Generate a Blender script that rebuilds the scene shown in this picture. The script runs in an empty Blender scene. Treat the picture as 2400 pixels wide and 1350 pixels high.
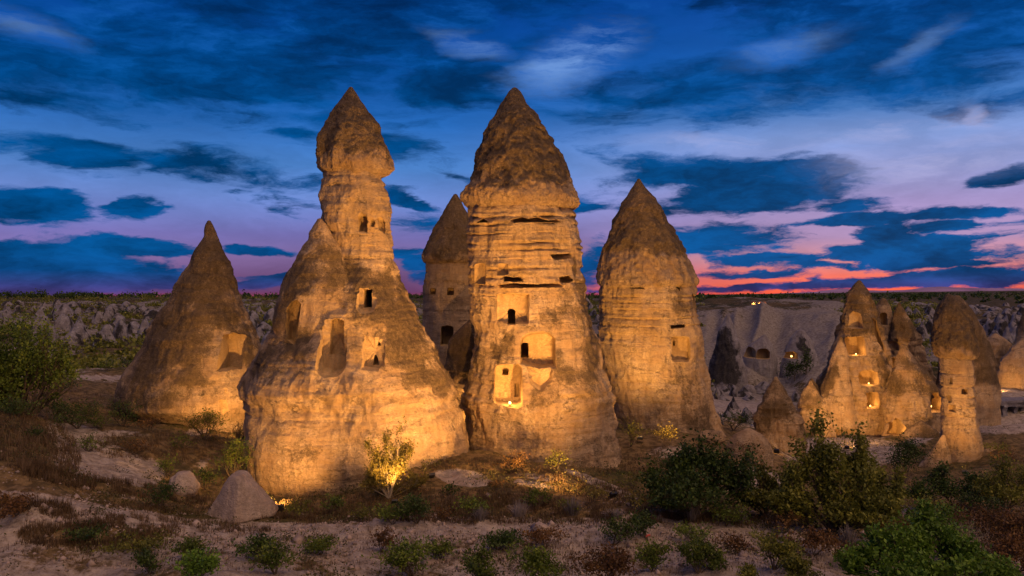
import bpy, math, random
import numpy as np
from mathutils import Vector, Matrix
random.seed(7); np.random.seed(7)
sc = bpy.context.scene
COL = sc.collection
F = 2000.0            # focal length in photograph pixels (2400 px wide)
HOR = 695.0           # horizon row of the photograph
CZ = 11.0             # camera height

# ------------------------------------------------------------------ camera
cd = bpy.data.cameras.new('camera'); cam = bpy.data.objects.new('camera', cd); COL.objects.link(cam)
cam.location = (0, 0, CZ); cam.rotation_euler = (math.pi/2, 0, 0)
cd.sensor_width = 36.0; cd.lens = 36.0*F/2400.0; cd.shift_y = (HOR-675.0)/2400.0
cd.clip_start = 0.1; cd.clip_end = 40000
sc.camera = cam
sc.view_settings.view_transform = 'Standard'; sc.view_settings.look = 'None'
sc.view_settings.gamma = 1; sc.view_settings.exposure = 0.0; sc.view_settings.use_curve_mapping = False
sc.render.engine = 'CYCLES'
cy = sc.cycles
cy.max_bounces = 5; cy.diffuse_bounces = 3; cy.glossy_bounces = 2; cy.transmission_bounces = 2; cy.transparent_max_bounces = 4
cy.use_denoising = True
try: cy.denoiser = 'OPENIMAGEDENOISE'
except Exception: pass
cy.sample_clamp_indirect = 3.0
cy.use_adaptive_sampling = True; cy.adaptive_threshold = 0.012
cy.caustics_reflective = False; cy.caustics_refractive = False
cy.use_light_tree = True

def lin(c):
    return tuple(((v/255.0)/12.92 if v/255.0 <= 0.04045 else ((v/255.0+0.055)/1.055)**2.4) for v in c)

# ------------------------------------------------------------------ node helper
class NB:
    def __init__(s, nt): s.nt = nt; s.n = nt.nodes; s.l = nt.links
    def node(s, t, **kw):
        n = s.n.new(t)
        for k, v in kw.items(): setattr(n, k, v)
        return n
    def put(s, inp, v):
        if isinstance(v, bpy.types.NodeSocket): s.l.new(v, inp)
        elif v is not None:
            if isinstance(v, (tuple, list)) and len(v) == 3 and inp.type == 'RGBA': v = (*v, 1)
            inp.default_value = v
    def math(s, op, a, b=None, c=None, clamp=False):
        n = s.node('ShaderNodeMath', operation=op); n.use_clamp = clamp
        s.put(n.inputs[0], a)
        if b is not None: s.put(n.inputs[1], b)
        if c is not None: s.put(n.inputs[2], c)
        return n.outputs[0]
    def vmath(s, op, a, b=None, sc_=None):
        n = s.node('ShaderNodeVectorMath', operation=op)
        s.put(n.inputs[0], a)
        if b is not None: s.put(n.inputs[1], b)
        if sc_ is not None: s.put(n.inputs['Scale'], sc_)
        return n.outputs['Value'] if op in ('LENGTH', 'DOT_PRODUCT', 'DISTANCE') else n.outputs['Vector']
    def mapr(s, v, a, b, c=0.0, d=1.0, kind='SMOOTHSTEP'):
        n = s.node('ShaderNodeMapRange', interpolation_type=kind)
        s.put(n.inputs[0], v); s.put(n.inputs[1], a); s.put(n.inputs[2], b); s.put(n.inputs[3], c); s.put(n.inputs[4], d)
        return n.outputs[0]
    def mix(s, f, a, b, blend='MIX'):
        n = s.node('ShaderNodeMix', data_type='RGBA', blend_type=blend)
        s.put(n.inputs[0], f); s.put(n.inputs[6], a); s.put(n.inputs[7], b)
        return n.outputs[2]
    def noise(s, vec, scale, detail=4, rough=0.55, dist=0.0, dim='3D'):
        n = s.node('ShaderNodeTexNoise', noise_dimensions=dim)
        s.put(n.inputs['Vector'], vec); n.inputs['Scale'].default_value = scale
        n.inputs['Detail'].default_value = detail; n.inputs['Roughness'].default_value = rough
        n.inputs['Distortion'].default_value = dist
        return n.outputs[0]
    def ramp(s, f, stops, interp='LINEAR'):
        n = s.node('ShaderNodeValToRGB'); r = n.color_ramp; r.interpolation = interp
        while len(r.elements) < len(stops): r.elements.new(0.5)
        for e, (p, c) in zip(r.elements, stops):
            e.position = p; e.color = (*c, 1)
        s.put(n.inputs[0], f); return n.outputs[0]
    def xyz(s, x, y, z):
        n = s.node('ShaderNodeCombineXYZ'); s.put(n.inputs[0], x); s.put(n.inputs[1], y); s.put(n.inputs[2], z); return n.outputs[0]

# ------------------------------------------------------------------ world: dusk sky with clouds
world = bpy.data.worlds.new('World'); sc.world = world; world.use_nodes = True
def build_world():
    nt = world.node_tree; nt.nodes.clear(); N = NB(nt)
    tc = N.node('ShaderNodeTexCoord'); sp = N.node('ShaderNodeSeparateXYZ'); N.put(sp.inputs[0], tc.outputs['Generated'])
    x, y, z = sp.outputs
    az = N.math('ARCTAN2', x, y)
    el = N.math('ARCSINE', z)
    hyp = N.math('SQRT', N.math('ADD', N.math('MULTIPLY', x, x), N.math('MULTIPLY', y, y)))
    # elevation in the units of the photograph's rows (0 = horizon, 1 = 700 rows up)
    t = N.math('MULTIPLY', el, F/700.0)
    t = N.math('MAXIMUM', t, 0.0)
    base = N.xyz(az, el, 0.0)
    # wisps: stretched, warped noise in direction space
    wv = N.xyz(N.math('MULTIPLY', az, 1.0), N.math('MULTIPLY', el, 3.2), 1.7)
    wn = N.node('ShaderNodeTexNoise'); N.put(wn.inputs['Vector'], wv); wn.inputs['Scale'].default_value = 5.0; wn.inputs['Detail'].default_value = 6; wn.inputs['Roughness'].default_value = 0.6
    off = N.vmath('SCALE', N.vmath('SUBTRACT', wn.outputs['Color'], (0.5, 0.5, 0.5)), sc_=0.16)
    wv2 = N.vmath('ADD', wv, off)
    big = N.noise(wv2, 5.0, 8, 0.58)
    fine = N.noise(N.vmath('MULTIPLY', wv2, (0.8, 1.35, 1.0)), 15.0, 9, 0.66)
    warp = N.vmath('ADD', base, N.vmath('SCALE', N.vmath('MULTIPLY', N.vmath('SUBTRACT', wn.outputs['Color'], (0.5, 0.5, 0.5)), (1.0, 0.30, 0)), sc_=0.15))
    def blob(px, py, rx, ry, rot, amp):
        a = math.atan((px-1200)/F); e = math.atan((HOR-py)/F*math.cos(a))
        m = N.node('ShaderNodeMapping', vector_type='TEXTURE')
        N.put(m.inputs[0], warp)
        m.inputs['Location'].default_value = (a, e, 0); m.inputs['Rotation'].default_value = (0, 0, math.radians(rot))
        m.inputs['Scale'].default_value = (rx/F*math.cos(a)**2, ry/F*math.cos(a), 1)
        d = N.vmath('LENGTH', m.outputs[0])
        return N.mapr(d, 1.5, 0.1, 0.0, amp, 'SMOOTHSTEP')
    B = [(330,372,400,58,-4,1.35),(60,470,190,48,-3,1.3),(320,480,95,26,-6,1.3),(710,318,75,15,0,.9),(930,352,110,36,2,.9),
         (975,462,75,16,-16,.9),(1070,420,60,13,-18,.9),(560,448,80,13,8,.8),(390,574,130,20,-3,1),(610,583,110,13,-4,.9),
         (150,645,380,58,-2,1.5),(330,665,250,22,0,.9),(690,655,160,34,2,1.3),(960,625,90,48,0,1.2),(980,520,100,34,0,.8),
         (1700,405,300,40,-3,1.3),(2100,200,330,60,0,1.0),(1800,440,270,62,3,1.4),(1830,365,130,30,0,.8),(1960,470,150,26,-3,.9),(1690,560,210,48,2,1.2),(1810,610,160,22,0,.9),(2120,560,90,34,0,1.2),
         (2120,600,190,26,0,1.1),(2240,580,100,24,-3,.9),(2350,410,140,30,8,1),(2310,496,150,13,0,.9),(2000,515,200,13,2,.9),(2270,530,75,16,0,.9),
         (1760,640,140,14,0,.8),(2250,655,260,17,2,.9),(1740,672,180,12,0,.9),(1385,605,80,60,0,.9),(1390,480,60,14,0,.7),
         (1990,625,130,9,0,.8),(2280,620,120,8,0,.6),
         (700,-20,1500,210,0,1.15),(600,150,620,130,3,1.0),(200,170,500,70,0,.8),(1800,20,900,120,0,1.0),(280,250,460,60,0,.7),(1000,190,330,80,0,.75),(1050,240,260,26,0,.6),(1430,275,260,38,0,.85),
         (1750,200,440,110,0,1.05),(2080,90,460,120,0,1.0),(2250,255,280,60,-3,1.0)]
    Neg = [(1340,140,110,60,20,.75),(1090,105,90,22,-12,.55),(60,60,130,28,-10,.35),(1840,115,120,26,0,.6),(2230,110,130,20,25,.5),(2280,270,50,26,-25,.5),
           (1600,60,110,22,15,.4),(640,250,330,14,-3,.35),(1160,300,230,14,0,.4),(2080,320,360,34,4,.75),(250,320,120,20,-8,.35),(80,270,160,24,0,.3)]
    cover = None
    for b in B:
        v = blob(*b); cover = v if cover is None else N.math('MAXIMUM', cover, v)
    neg = None
    for b in Neg:
        v = blob(*b); neg = v if neg is None else N.math('MAXIMUM', neg, v)
    # outside the frame the cover goes on as it is above: mostly cloud
    side = N.mapr(N.math('ABSOLUTE', az), 0.58, 0.8, 0.0, 0.55)
    up = N.mapr(el, 0.28, 0.4, 0.0, 0.8)
    cover = N.math('MAXIMUM', cover, N.math('MAXIMUM', side, up))
    cover = N.math('SUBTRACT', cover, neg)
    s = N.math('ADD', N.math('MULTIPLY', cover, 0.80), N.math('ADD', N.math('MULTIPLY', N.math('SUBTRACT', big, 0.5), 2.9), N.math('MULTIPLY', N.math('SUBTRACT', fine, 0.5), 1.15)))
    soft = N.mapr(t, 0.15, 0.7, 0.17, 0.40)
    mask = N.mapr(s, N.math('SUBTRACT', 0.44, soft), N.math('ADD', 0.44, soft))
    Br = [(1345,130,120,60,20,1.0),(1095,105,90,25,-15,.6),(2060,300,260,26,4,.6),(2280,265,60,24,-30,.7),(1850,110,150,30,8,.38),(2190,100,110,26,24,.36),
          (60,55,160,30,-12,.36),(2170,380,260,50,5,.7),(1680,345,200,18,-5,.6)]
    bright = None
    for b in Br:
        v = blob(*b); bright = v if bright is None else N.math('MAXIMUM', bright, v)
    bright = N.math('MULTIPLY', bright, N.mapr(N.math('ADD', N.math('MULTIPLY', big, 0.6), N.math('MULTIPLY', fine, 0.4)), 0.38, 0.60))
    def R(lst):
        return [(max(0.0, (HOR-py)/700.0)**0.5 , lin(c)) for py, c in lst]
    tt = N.math('POWER', t, 0.5, clamp=True)
    left = N.ramp(tt, R([(695,(165,60,78)),(684,(112,66,108)),(650,(116,82,128)),(610,(128,102,154)),(555,(118,112,178)),(470,(108,138,208)),(400,(76,130,202)),(300,(38,104,184)),(200,(18,90,176)),(90,(8,78,168)),(0,(6,70,160))]))
    right = N.ramp(tt, R([(695,(252,66,46)),(676,(255,108,72)),(648,(236,114,98)),(612,(212,140,146)),(565,(172,140,180)),(490,(164,148,200)),(420,(150,160,216)),(345,(132,160,222)),(285,(74,128,200)),(190,(28,98,184)),(0,(8,74,166))]))
    cloud = N.ramp(tt, R([(695,(88,52,108)),(672,(52,58,118)),(640,(10,68,126)),(590,(4,72,130)),(480,(0,68,124)),(350,(0,68,126)),(240,(0,64,124)),(100,(0,58,120)),(0,(0,50,112))]))
    g = N.mapr(az, -0.10, 0.36, 0.0, 1.0)
    clear = N.mix(g, left, right)
    # streaky variation inside the clear air
    vs = N.mapr(big, 0.3, 0.7, 0.82, 1.16)
    clear = N.mix(1.0, clear, N.xyz(vs, vs, vs), 'MULTIPLY')
    # light cloud on top: dark cores and lighter thin parts
    sh = N.noise(N.vmath('MULTIPLY', wv2, (1.1, 1.0, 1.0)), 8.0, 7, 0.62)
    shv = N.mapr(sh, 0.3, 0.72, 0.55, 1.7)
    cloud = N.mix(1.0, cloud, N.xyz(shv, shv, shv), 'MULTIPLY')
    rim = N.math('MULTIPLY', N.mapr(sh, 0.5, 0.75, 0.0, 0.35), N.mapr(t, 0.4, 0.9))
    cloud = N.mix(rim, cloud, lin((40, 112, 205)))
    col = N.mix(N.math('MULTIPLY', mask, 1.0), clear, cloud)
    col = N.mix(N.math('MULTIPLY', bright, 0.9), col, N.mix(N.math('MULTIPLY', g, N.mapr(t, 0.72, 0.5)), lin((120,162,226)), lin((186,182,222))))
    # a clean Nishita twilight lies under everything
    sky = N.node('ShaderNodeTexSky', sky_type='NISHITA'); sky.sun_disc = False
    sky.sun_elevation = math.radians(1.0); sky.sun_rotation = math.radians(22); sky.dust_density = 3
    skyc = N.mix(1.0, (0, 0, 0), sky.outputs[0], 'ADD')
    col = N.mix(0.0004, col, skyc, 'ADD')
    # below the horizon: the dim land
    col = N.mix(N.mapr(el, -0.02, -0.002), (0.02, 0.018, 0.025), col)
    bg = N.node('ShaderNodeBackground'); N.put(bg.inputs[0], col); bg.inputs[1].default_value = 1.0
    out = N.node('ShaderNodeOutputWorld'); nt.links.new(bg.outputs[0], out.inputs[0])
    world.cycles.sampling_method = 'MANUAL'; world.cycles.sample_map_resolution = 512
build_world()

# added warm fill from the camera side, offsetting the blue sky: a soft sun
sl = bpy.data.lights.new('fill_sun', 'SUN'); so = bpy.data.objects.new('fill_sun', sl); COL.objects.link(so)
sl.energy = 2.1; sl.angle = math.radians(80); sl.color = (1.0, 0.58, 0.27)
so.rotation_euler = (math.radians(42), 0, math.radians(38))

# ------------------------------------------------------------------ numpy noise
_rs = np.random.RandomState(3)
_perm = _rs.permutation(256); _perm = np.concatenate([_perm, _perm, _perm])
_gr = np.array([(1,1,0),(-1,1,0),(1,-1,0),(-1,-1,0),(1,0,1),(-1,0,1),(1,0,-1),(-1,0,-1),(0,1,1),(0,-1,1),(0,1,-1),(0,-1,-1),(1,1,0),(-1,1,0),(0,-1,1),(0,-1,-1)], dtype=np.float32)
def pn(p, seed=0):
    p = np.asarray(p, dtype=np.float64) + seed*17.31
    i = np.floor(p).astype(np.int64); f = (p-i).astype(np.float32); i &= 255
    u = f*f*f*(f*(f*6-15)+10)
    res = []
    X, Y, Z = i[:,0], i[:,1], i[:,2]
    def g(dx, dy, dz):
        h = _perm[_perm[_perm[(X+dx)&255]+((Y+dy)&255)]+((Z+dz)&255)] & 15
        gv = _gr[h]
        return gv[:,0]*(f[:,0]-dx)+gv[:,1]*(f[:,1]-dy)+gv[:,2]*(f[:,2]-dz)
    x0 = g(0,0,0)*(1-u[:,0])+g(1,0,0)*u[:,0]; x1 = g(0,1,0)*(1-u[:,0])+g(1,1,0)*u[:,0]
    x2 = g(0,0,1)*(1-u[:,0])+g(1,0,1)*u[:,0]; x3 = g(0,1,1)*(1-u[:,0])+g(1,1,1)*u[:,0]
    a = x0*(1-u[:,1])+x1*u[:,1]; b = x2*(1-u[:,1])+x3*u[:,1]
    return a*(1-u[:,2])+b*u[:,2]
def fbm(p, o=4, seed=0, gain=0.5):
    r = 0; a = 1.0; p = np.asarray(p, dtype=np.float64)
    for k in range(o):
        r = r + a*pn(p, seed+k*3); a *= gain; p = p*2.03
    return r
def ridged(p, o=3, seed=0):
    r = 0; a = 1.0; p = np.asarray(p, dtype=np.float64)
    for k in range(o):
        r = r + a*(1-2*np.abs(pn(p, seed+k*5))); a *= 0.5; p = p*2.1
    return r/1.75
def sstep(a, b, x):
    t = np.clip((x-a)/(b-a), 0, 1); return t*t*(3-2*t)

def W(px, py, Y):
    return Vector(((px-1200)/F*Y, Y, CZ-(py-HOR)/F*Y))

# ------------------------------------------------------------------ object helpers
def tag(o, label=None, cat=None, group=None, kind=None):
    if label: o['label'] = label
    if cat: o['category'] = cat
    if group: o['group'] = group
    if kind: o['kind'] = kind
    return o
def empty(name, loc, label, cat, group=None):
    o = bpy.data.objects.new(name, None); COL.objects.link(o); o.location = loc
    o.empty_display_size = 0.2
    return tag(o, label, cat, group)
def np_mesh(name, verts, faces=None, ls=None, lt=None, li=None, smooth=True):
    me = bpy.data.meshes.new(name)
    if faces is not None:
        faces = np.asarray(faces); k = faces.shape[1]
        li = faces.ravel(); ls = np.arange(len(faces))*k
    me.vertices.add(len(verts)); me.vertices.foreach_set('co', np.asarray(verts, dtype=np.float32).ravel())
    me.loops.add(len(li)); me.loops.foreach_set('vertex_index', np.asarray(li, dtype=np.int32))
    me.polygons.add(len(ls)); me.polygons.foreach_set('loop_start', np.asarray(ls, dtype=np.int32))
    me.update(calc_edges=True)
    if smooth: me.polygons.foreach_set('use_smooth', np.ones(len(ls), dtype=bool))
    me.validate()
    return me
def link(name, me, mat=None, parent=None, loc=None):
    o = bpy.data.objects.new(name, me); COL.objects.link(o)
    if mat is not None and me is not None and not me.materials: me.materials.append(mat)
    if parent: o.parent = parent
    if loc is not None: o.location = loc
    return o
def fattr(me, name, vals):
    a = me.attributes.new(name, 'FLOAT', 'POINT'); a.data.foreach_set('value', np.asarray(vals, dtype=np.float32))

# ------------------------------------------------------------------ materials
def rock_material(name, pale, mid, dark, strata=0.5, bump=0.5, yellow=(0.42,0.27,0.09)):
    m = bpy.data.materials.new(name); m.use_nodes = True; nt = m.node_tree; nt.nodes.clear(); N = NB(nt)
    geo = N.node('ShaderNodeNewGeometry'); P = geo.outputs['Position']
    pa = N.node('ShaderNodeAttribute', attribute_name='pat').outputs['Fac']
    ye = N.node('ShaderNodeAttribute', attribute_name='yel').outputs['Fac']
    n1 = N.noise(P, 0.9, 6, 0.6); n2 = N.noise(P, 5.0, 6, 0.65); n3 = N.noise(P, 18.0, 4, 0.7)
    sv = N.vmath('ADD', N.vmath('MULTIPLY', P, (0.25, 0.25, 3.4)), N.vmath('SCALE', N.xyz(n1, n1, n1), sc_=1.2))
    st = N.noise(sv, 1.0, 6, 0.7)
    base = N.mix(N.mapr(n1, 0.32, 0.68), mid, pale)
    base = N.mix(N.math('MULTIPLY', N.mapr(st, 0.42, 0.66), 0.75*strata), base, tuple(0.62*v for v in mid))
    base = N.mix(N.math('MULTIPLY', N.mapr(n2, 0.5, 0.75), 0.35), base, tuple(0.55*v for v in mid))
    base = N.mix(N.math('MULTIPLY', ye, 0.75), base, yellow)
    # dark lichen crust
    crust = N.mix(N.mapr(n2, 0.40, 0.64), dark, tuple(1.5*v for v in dark))
    crust = N.mix(N.math('MULTIPLY', N.mapr(n3, 0.60, 0.76), 0.55), crust, tuple(0.62*v for v in pale))
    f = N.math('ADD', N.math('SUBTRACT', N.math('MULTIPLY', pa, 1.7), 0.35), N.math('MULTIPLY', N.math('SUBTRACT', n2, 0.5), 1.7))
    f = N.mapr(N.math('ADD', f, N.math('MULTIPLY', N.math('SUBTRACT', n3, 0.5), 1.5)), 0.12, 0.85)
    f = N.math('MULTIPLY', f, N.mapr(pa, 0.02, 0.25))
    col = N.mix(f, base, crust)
    fl = N.noise(P, 9.0, 3, 0.75)
    fleck = N.math('MULTIPLY', N.mapr(fl, 0.60, 0.70), N.mapr(pa, 0.05, 0.5, 0.12, 0.5))
    col = N.mix(fleck, col, tuple(min(1.0, 1.05*v) for v in pale))
    mott = N.mapr(N.noise(N.vmath('MULTIPLY', P, (1,1,1.6)), 7.0, 5, 0.8), 0.3, 0.7, N.mapr(n1, 0.4, 0.6, 0.92, 0.70), N.mapr(n1, 0.4, 0.6, 1.06, 1.22))
    col = N.mix(1.0, col, N.xyz(mott, mott, mott), 'MULTIPLY')
    pits = N.node('ShaderNodeTexVoronoi'); N.put(pits.inputs['Vector'], N.vmath('ADD', P, N.vmath('SCALE', N.xyz(n2, n1, n2), sc_=0.6))); pits.inputs['Scale'].default_value = 3.2
    pit = N.mapr(pits.outputs['Distance'], 0.02, 0.12, 1.0, 0.0)
    col = N.mix(N.math('MULTIPLY', pit, 0.45), col, tuple(0.4*v for v in dark))
    h = N.math('ADD', N.math('MULTIPLY', n2, 0.5), N.math('MULTIPLY', n3, N.math('ADD', 0.22, N.math('MULTIPLY', f, 0.5))))
    h = N.math('ADD', h, N.math('MULTIPLY', st, 0.5*strata))
    h = N.math('SUBTRACT', h, N.math('MULTIPLY', pit, 0.25))
    ck = N.node('ShaderNodeTexVoronoi', feature='DISTANCE_TO_EDGE'); ck.inputs['Scale'].default_value = 0.55
    N.put(ck.inputs['Vector'], N.vmath('ADD', N.vmath('MULTIPLY', P, (0.7,0.7,1.5)), N.vmath('SCALE', N.xyz(n2, n1, st), sc_=1.6)))
    crack = N.math('MULTIPLY', N.mapr(ck.outputs['Distance'], 0.0, 0.022, 1.0, 0.0), N.mapr(n1, 0.45, 0.6))
    crack = N.math('MULTIPLY', crack, 0.8*min(1.0, strata*2))
    h = N.math('SUBTRACT', h, N.math('MULTIPLY', crack, 0.6))
    col = N.mix(N.math('MULTIPLY', crack, 0.65), col, tuple(0.5*v for v in dark))
    n4 = N.noise(N.vmath('MULTIPLY', P, (1.0,1.0,0.45)), 2.2, 7, 0.68)
    run = N.noise(N.vmath('ADD', N.vmath('MULTIPLY', P, (1.0,1.0,0.10)), N.vmath('SCALE', N.xyz(n1, n1, n1), sc_=0.5)), 3.2, 4, 0.6)
    h = N.math('ADD', h, N.math('ADD', N.math('MULTIPLY', n4, 0.5), N.math('MULTIPLY', run, 0.30 if strata > 0.3 else 0.6)))
    hl = N.noise(N.vmath('ADD', N.vmath('MULTIPLY', P, (0.35,0.35,9.0)), N.vmath('SCALE', N.xyz(n1, n1, n1), sc_=2.0)), 1.0, 4, 0.65)
    h = N.math('ADD', h, N.math('MULTIPLY', hl, 0.6*strata))
    line = N.math('MULTIPLY', N.mapr(hl, 0.60, 0.68), 0.45*strata)
    col = N.mix(N.math('MULTIPLY', line, N.mapr(n4, 0.4, 0.6)), col, tuple(0.7*v for v in dark))
    streak = N.mapr(run, 0.34, 0.62, 0.88, 1.08)
    col = N.mix(1.0, col, N.xyz(streak, streak, streak), 'MULTIPLY')
    bp = N.node('ShaderNodeBump'); bp.inputs['Strength'].default_value = bump; bp.inputs['Distance'].default_value = 0.5; N.put(bp.inputs['Height'], N.math('ADD', h, N.math('MULTIPLY', fl, 0.25)))
    bs = N.node('ShaderNodeBsdfPrincipled'); N.put(bs.inputs['Base Color'], col); bs.inputs['Roughness'].default_value = 0.93
    bs.inputs['Specular IOR Level'].default_value = 0.15; N.put(bs.inputs['Normal'], bp.outputs[0])
    out = N.node('ShaderNodeOutputMaterial'); nt.links.new(bs.outputs[0], out.inputs[0])
    return m
M_ROCK = rock_material('tuff', (0.50,0.37,0.23), (0.41,0.275,0.15), (0.140,0.098,0.054), 0.5, 0.8)
M_CAP = rock_material('cap_rock', (0.48,0.345,0.21), (0.37,0.245,0.135), (0.185,0.132,0.076), 0.2, 0.95)
M_NICHE = rock_material('carved_tuff', (0.42,0.30,0.16), (0.34,0.23,0.11), (0.09,0.065,0.035), 0.15, 0.3)
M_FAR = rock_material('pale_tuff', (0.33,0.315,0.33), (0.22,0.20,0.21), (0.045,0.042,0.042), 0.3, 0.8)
M_HILL = None

def simple_mat(name, col, rough=0.8, emit=None, es=0.0, var=0.25, scale=8.0, metal=0.0):
    m = bpy.data.materials.new(name); m.use_nodes = True; nt = m.node_tree; nt.nodes.clear(); N = NB(nt)
    tc = N.node('ShaderNodeNewGeometry')
    n = N.noise(tc.outputs['Position'], scale, 5, 0.6)
    c = N.mix(N.mapr(n, 0.3, 0.7), tuple(v*(1-var) for v in col), tuple(v*(1+var) for v in col))
    bs = N.node('ShaderNodeBsdfPrincipled'); N.put(bs.inputs['Base Color'], c); bs.inputs['Roughness'].default_value = rough
    bs.inputs['Specular IOR Level'].default_value = 0.2; bs.inputs['Metallic'].default_value = metal
    if emit:
        bs.inputs['Emission Color'].default_value = (*emit, 1); bs.inputs['Emission Strength'].default_value = es
    out = N.node('ShaderNodeOutputMaterial'); nt.links.new(bs.outputs[0], out.inputs[0])
    return m
def leaf_mat(name, a, b, c=None, transl=0.25):
    m = bpy.data.materials.new(name); m.use_nodes = True; nt = m.node_tree; nt.nodes.clear(); N = NB(nt)
    geo = N.node('ShaderNodeNewGeometry'); oi = N.node('ShaderNodeObjectInfo')
    r = geo.outputs['Random Per Island']
    n = N.noise(geo.outputs['Position'], 1.6, 3, 0.6)
    k = N.math('ADD', N.math('MULTIPLY', r, 0.55), N.math('MULTIPLY', N.mapr(n, 0.35, 0.65), 0.45))
    col = N.ramp(k, [(0.0, a), (0.6, b), (1.0, c or b)])
    v = N.mapr(oi.outputs['Random'], 0, 1, 0.75, 1.25, 'LINEAR')
    col = N.mix(1.0, col, N.xyz(v, v, v), 'MULTIPLY')
    bs = N.node('ShaderNodeBsdfPrincipled'); N.put(bs.inputs['Base Color'], col); bs.inputs['Roughness'].default_value = 0.55
    bs.inputs['Specular IOR Level'].default_value = 0.3
    tr = N.node('ShaderNodeBsdfTranslucent'); N.put(tr.inputs[0], col)
    mx = N.node('ShaderNodeMixShader'); mx.inputs[0].default_value = transl
    nt.links.new(bs.outputs[0], mx.inputs[1]); nt.links.new(tr.outputs[0], mx.inputs[2])
    out = N.node('ShaderNodeOutputMaterial'); nt.links.new(mx.outputs[0], out.inputs[0])
    return m
ML = {
 'green': leaf_mat('leaf_green', (0.035,0.060,0.008), (0.11,0.16,0.018), (0.22,0.27,0.03)),
 'dark': leaf_mat('leaf_dark', (0.014,0.030,0.006), (0.045,0.080,0.012), (0.11,0.16,0.022)),
 'olive': leaf_mat('leaf_olive', (0.060,0.072,0.012), (0.18,0.19,0.024), (0.30,0.28,0.040)),
 'rust': leaf_mat('leaf_rust', (0.060,0.032,0.012), (0.15,0.075,0.022), (0.22,0.13,0.03)),
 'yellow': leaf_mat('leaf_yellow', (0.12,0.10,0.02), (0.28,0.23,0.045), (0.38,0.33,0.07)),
 'bright': leaf_mat('leaf_bright', (0.040,0.085,0.008), (0.11,0.21,0.018), (0.21,0.34,0.035)),
 'dry': leaf_mat('leaf_dry', (0.12,0.085,0.06), (0.22,0.16,0.11), (0.30,0.24,0.17), 0.1),
 'grey': leaf_mat('leaf_grey', (0.14,0.12,0.11), (0.24,0.21,0.19), (0.32,0.28,0.26), 0.1),
}
M_BARK = simple_mat('bark', (0.10,0.075,0.05), 0.95, scale=14)
M_PALEBARK = simple_mat('pale_bark', (0.34,0.28,0.19), 0.9, scale=14)

# ------------------------------------------------------------------ terrain
CP = [(px, py, Y) for Y, row in {
 26: [(-300,1330),(0,1345),(300,1350),(900,1356),(1500,1354),(2100,1358),(2700,1365)],
 30: [(-300,1120),(0,1165),(300,1225),(600,1258),(900,1272),(1500,1272),(2100,1290),(2700,1290)],
 34: [(-300,1040),(0,1062),(200,1152),(500,1214),(900,1222),(1200,1210),(1500,1206),(1800,1222),(2200,1262),(2700,1262)],
 38: [(-300,1010),(0,1008),(150,1075),(330,1150),(430,1185),(560,1195),(700,1188),(900,1172),(1100,1150),(1300,1155),(1450,1172),(1800,1206),(2200,1236),(2700,1236)],
 42: [(430,1130),(560,1150),(690,1168),(800,1150),(900,1122),(1080,1088),(1200,1100),(1350,1115),(1500,1130),(1700,1165),(2000,1190),(2300,1200)],
 46: [(-300,985),(100,985),(300,1040),(450,1060),(1080,1062),(1200,1080),(1330,1092),(1460,1112),(1600,1120),(1800,1140),(2100,1170),(2400,1180)],
 55: [(-300,935),(0,935),(150,960),(330,985),(500,1000),(1000,1030),(1350,1045),(1550,1035),(1750,1062),(1950,1112),(2120,1135),(2300,1130),(2600,1120)],
 66: [(-300,885),(0,888),(200,905),(500,950),(1000,980),(1500,985),(1750,1025),(2000,1082),(2200,1070),(2350,1030),(2600,1010)],
 92: [(-300,850),(0,850),(200,862),(600,850),(1000,900),(1500,930),(1750,965),(2000,1000),(2200,975),(2270,990),(2350,1004),(2600,990)],
 98: [(2290,992),(2350,990),(2420,990),(2600,985)],
 101.5: [(2200,955),(2300,935),(2400,930),(2600,905)],
 118: [(2250,905),(2400,900)],
 130: [(-300,810),(0,815),(250,815),(600,815),(1200,850),(1650,900),(1900,893),(2150,850),(2400,850),(2700,840)],
 170: [(-300,765),(0,770),(250,780),(600,775),(1200,790),(1560,745),(1650,733),(1750,718),(1900,713),(2000,722),(2150,770),(2400,772),(2700,770)],
 250: [(-300,712),(0,716),(300,716),(650,713),(1200,715),(1650,712),(1900,706),(2200,732),(2400,738),(2700,730)],
 400: [(-300,700),(0,700),(600,702),(1300,704),(1700,705),(2100,702),(2400,708),(2700,705)],
 1000: [(-300,697),(0,698),(1200,699),(1700,700),(2000,695),(2400,690),(2700,686)],
 4000: [(-300,697),(0,697),(1200,698),(1800,696.5),(2100,689),(2400,682),(2700,678)],
 12000: [(-300,697),(1200,698),(2400,681)],
 18: [(-300,1440),(1200,1455),(2700,1455)],
 10: [(-300,1590),(1200,1615),(2700,1615)],
 3: [(-300,1960),(1200,2030),(2700,2030)],
}.items() for px, py in row]
CP = np.array(CP, dtype=np.float64)
def _feat(a, rho): return np.stack([a*3.6, np.log(rho)*2.6], 1)
_ca = np.arctan((CP[:,0]-1200)/F); _crho = CP[:,2]/np.cos(_ca)
_ce = (HOR-CP[:,1])/F*np.cos(_ca)
_cf = _feat(_ca, _crho)
def _kern(A, B_):
    d = np.sqrt(((A[:,None,:]-B_[None,:,:])**2).sum(-1)+0.01); return d
_K = _kern(_cf, _cf); _n = len(_cf)
_A = np.zeros((_n+1, _n+1)); _A[:_n,:_n] = _K - np.eye(_n)*0.02; _A[:_n,_n] = 1; _A[_n,:_n] = 1
_w = np.linalg.solve(_A, np.concatenate([_ce, [0]]))
def hill_w(px, Y):
    return sstep(1560, 1680, px)*(1-sstep(1985, 2080, px))*sstep(120, 134, Y)*(1-sstep(166, 178, Y))
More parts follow.
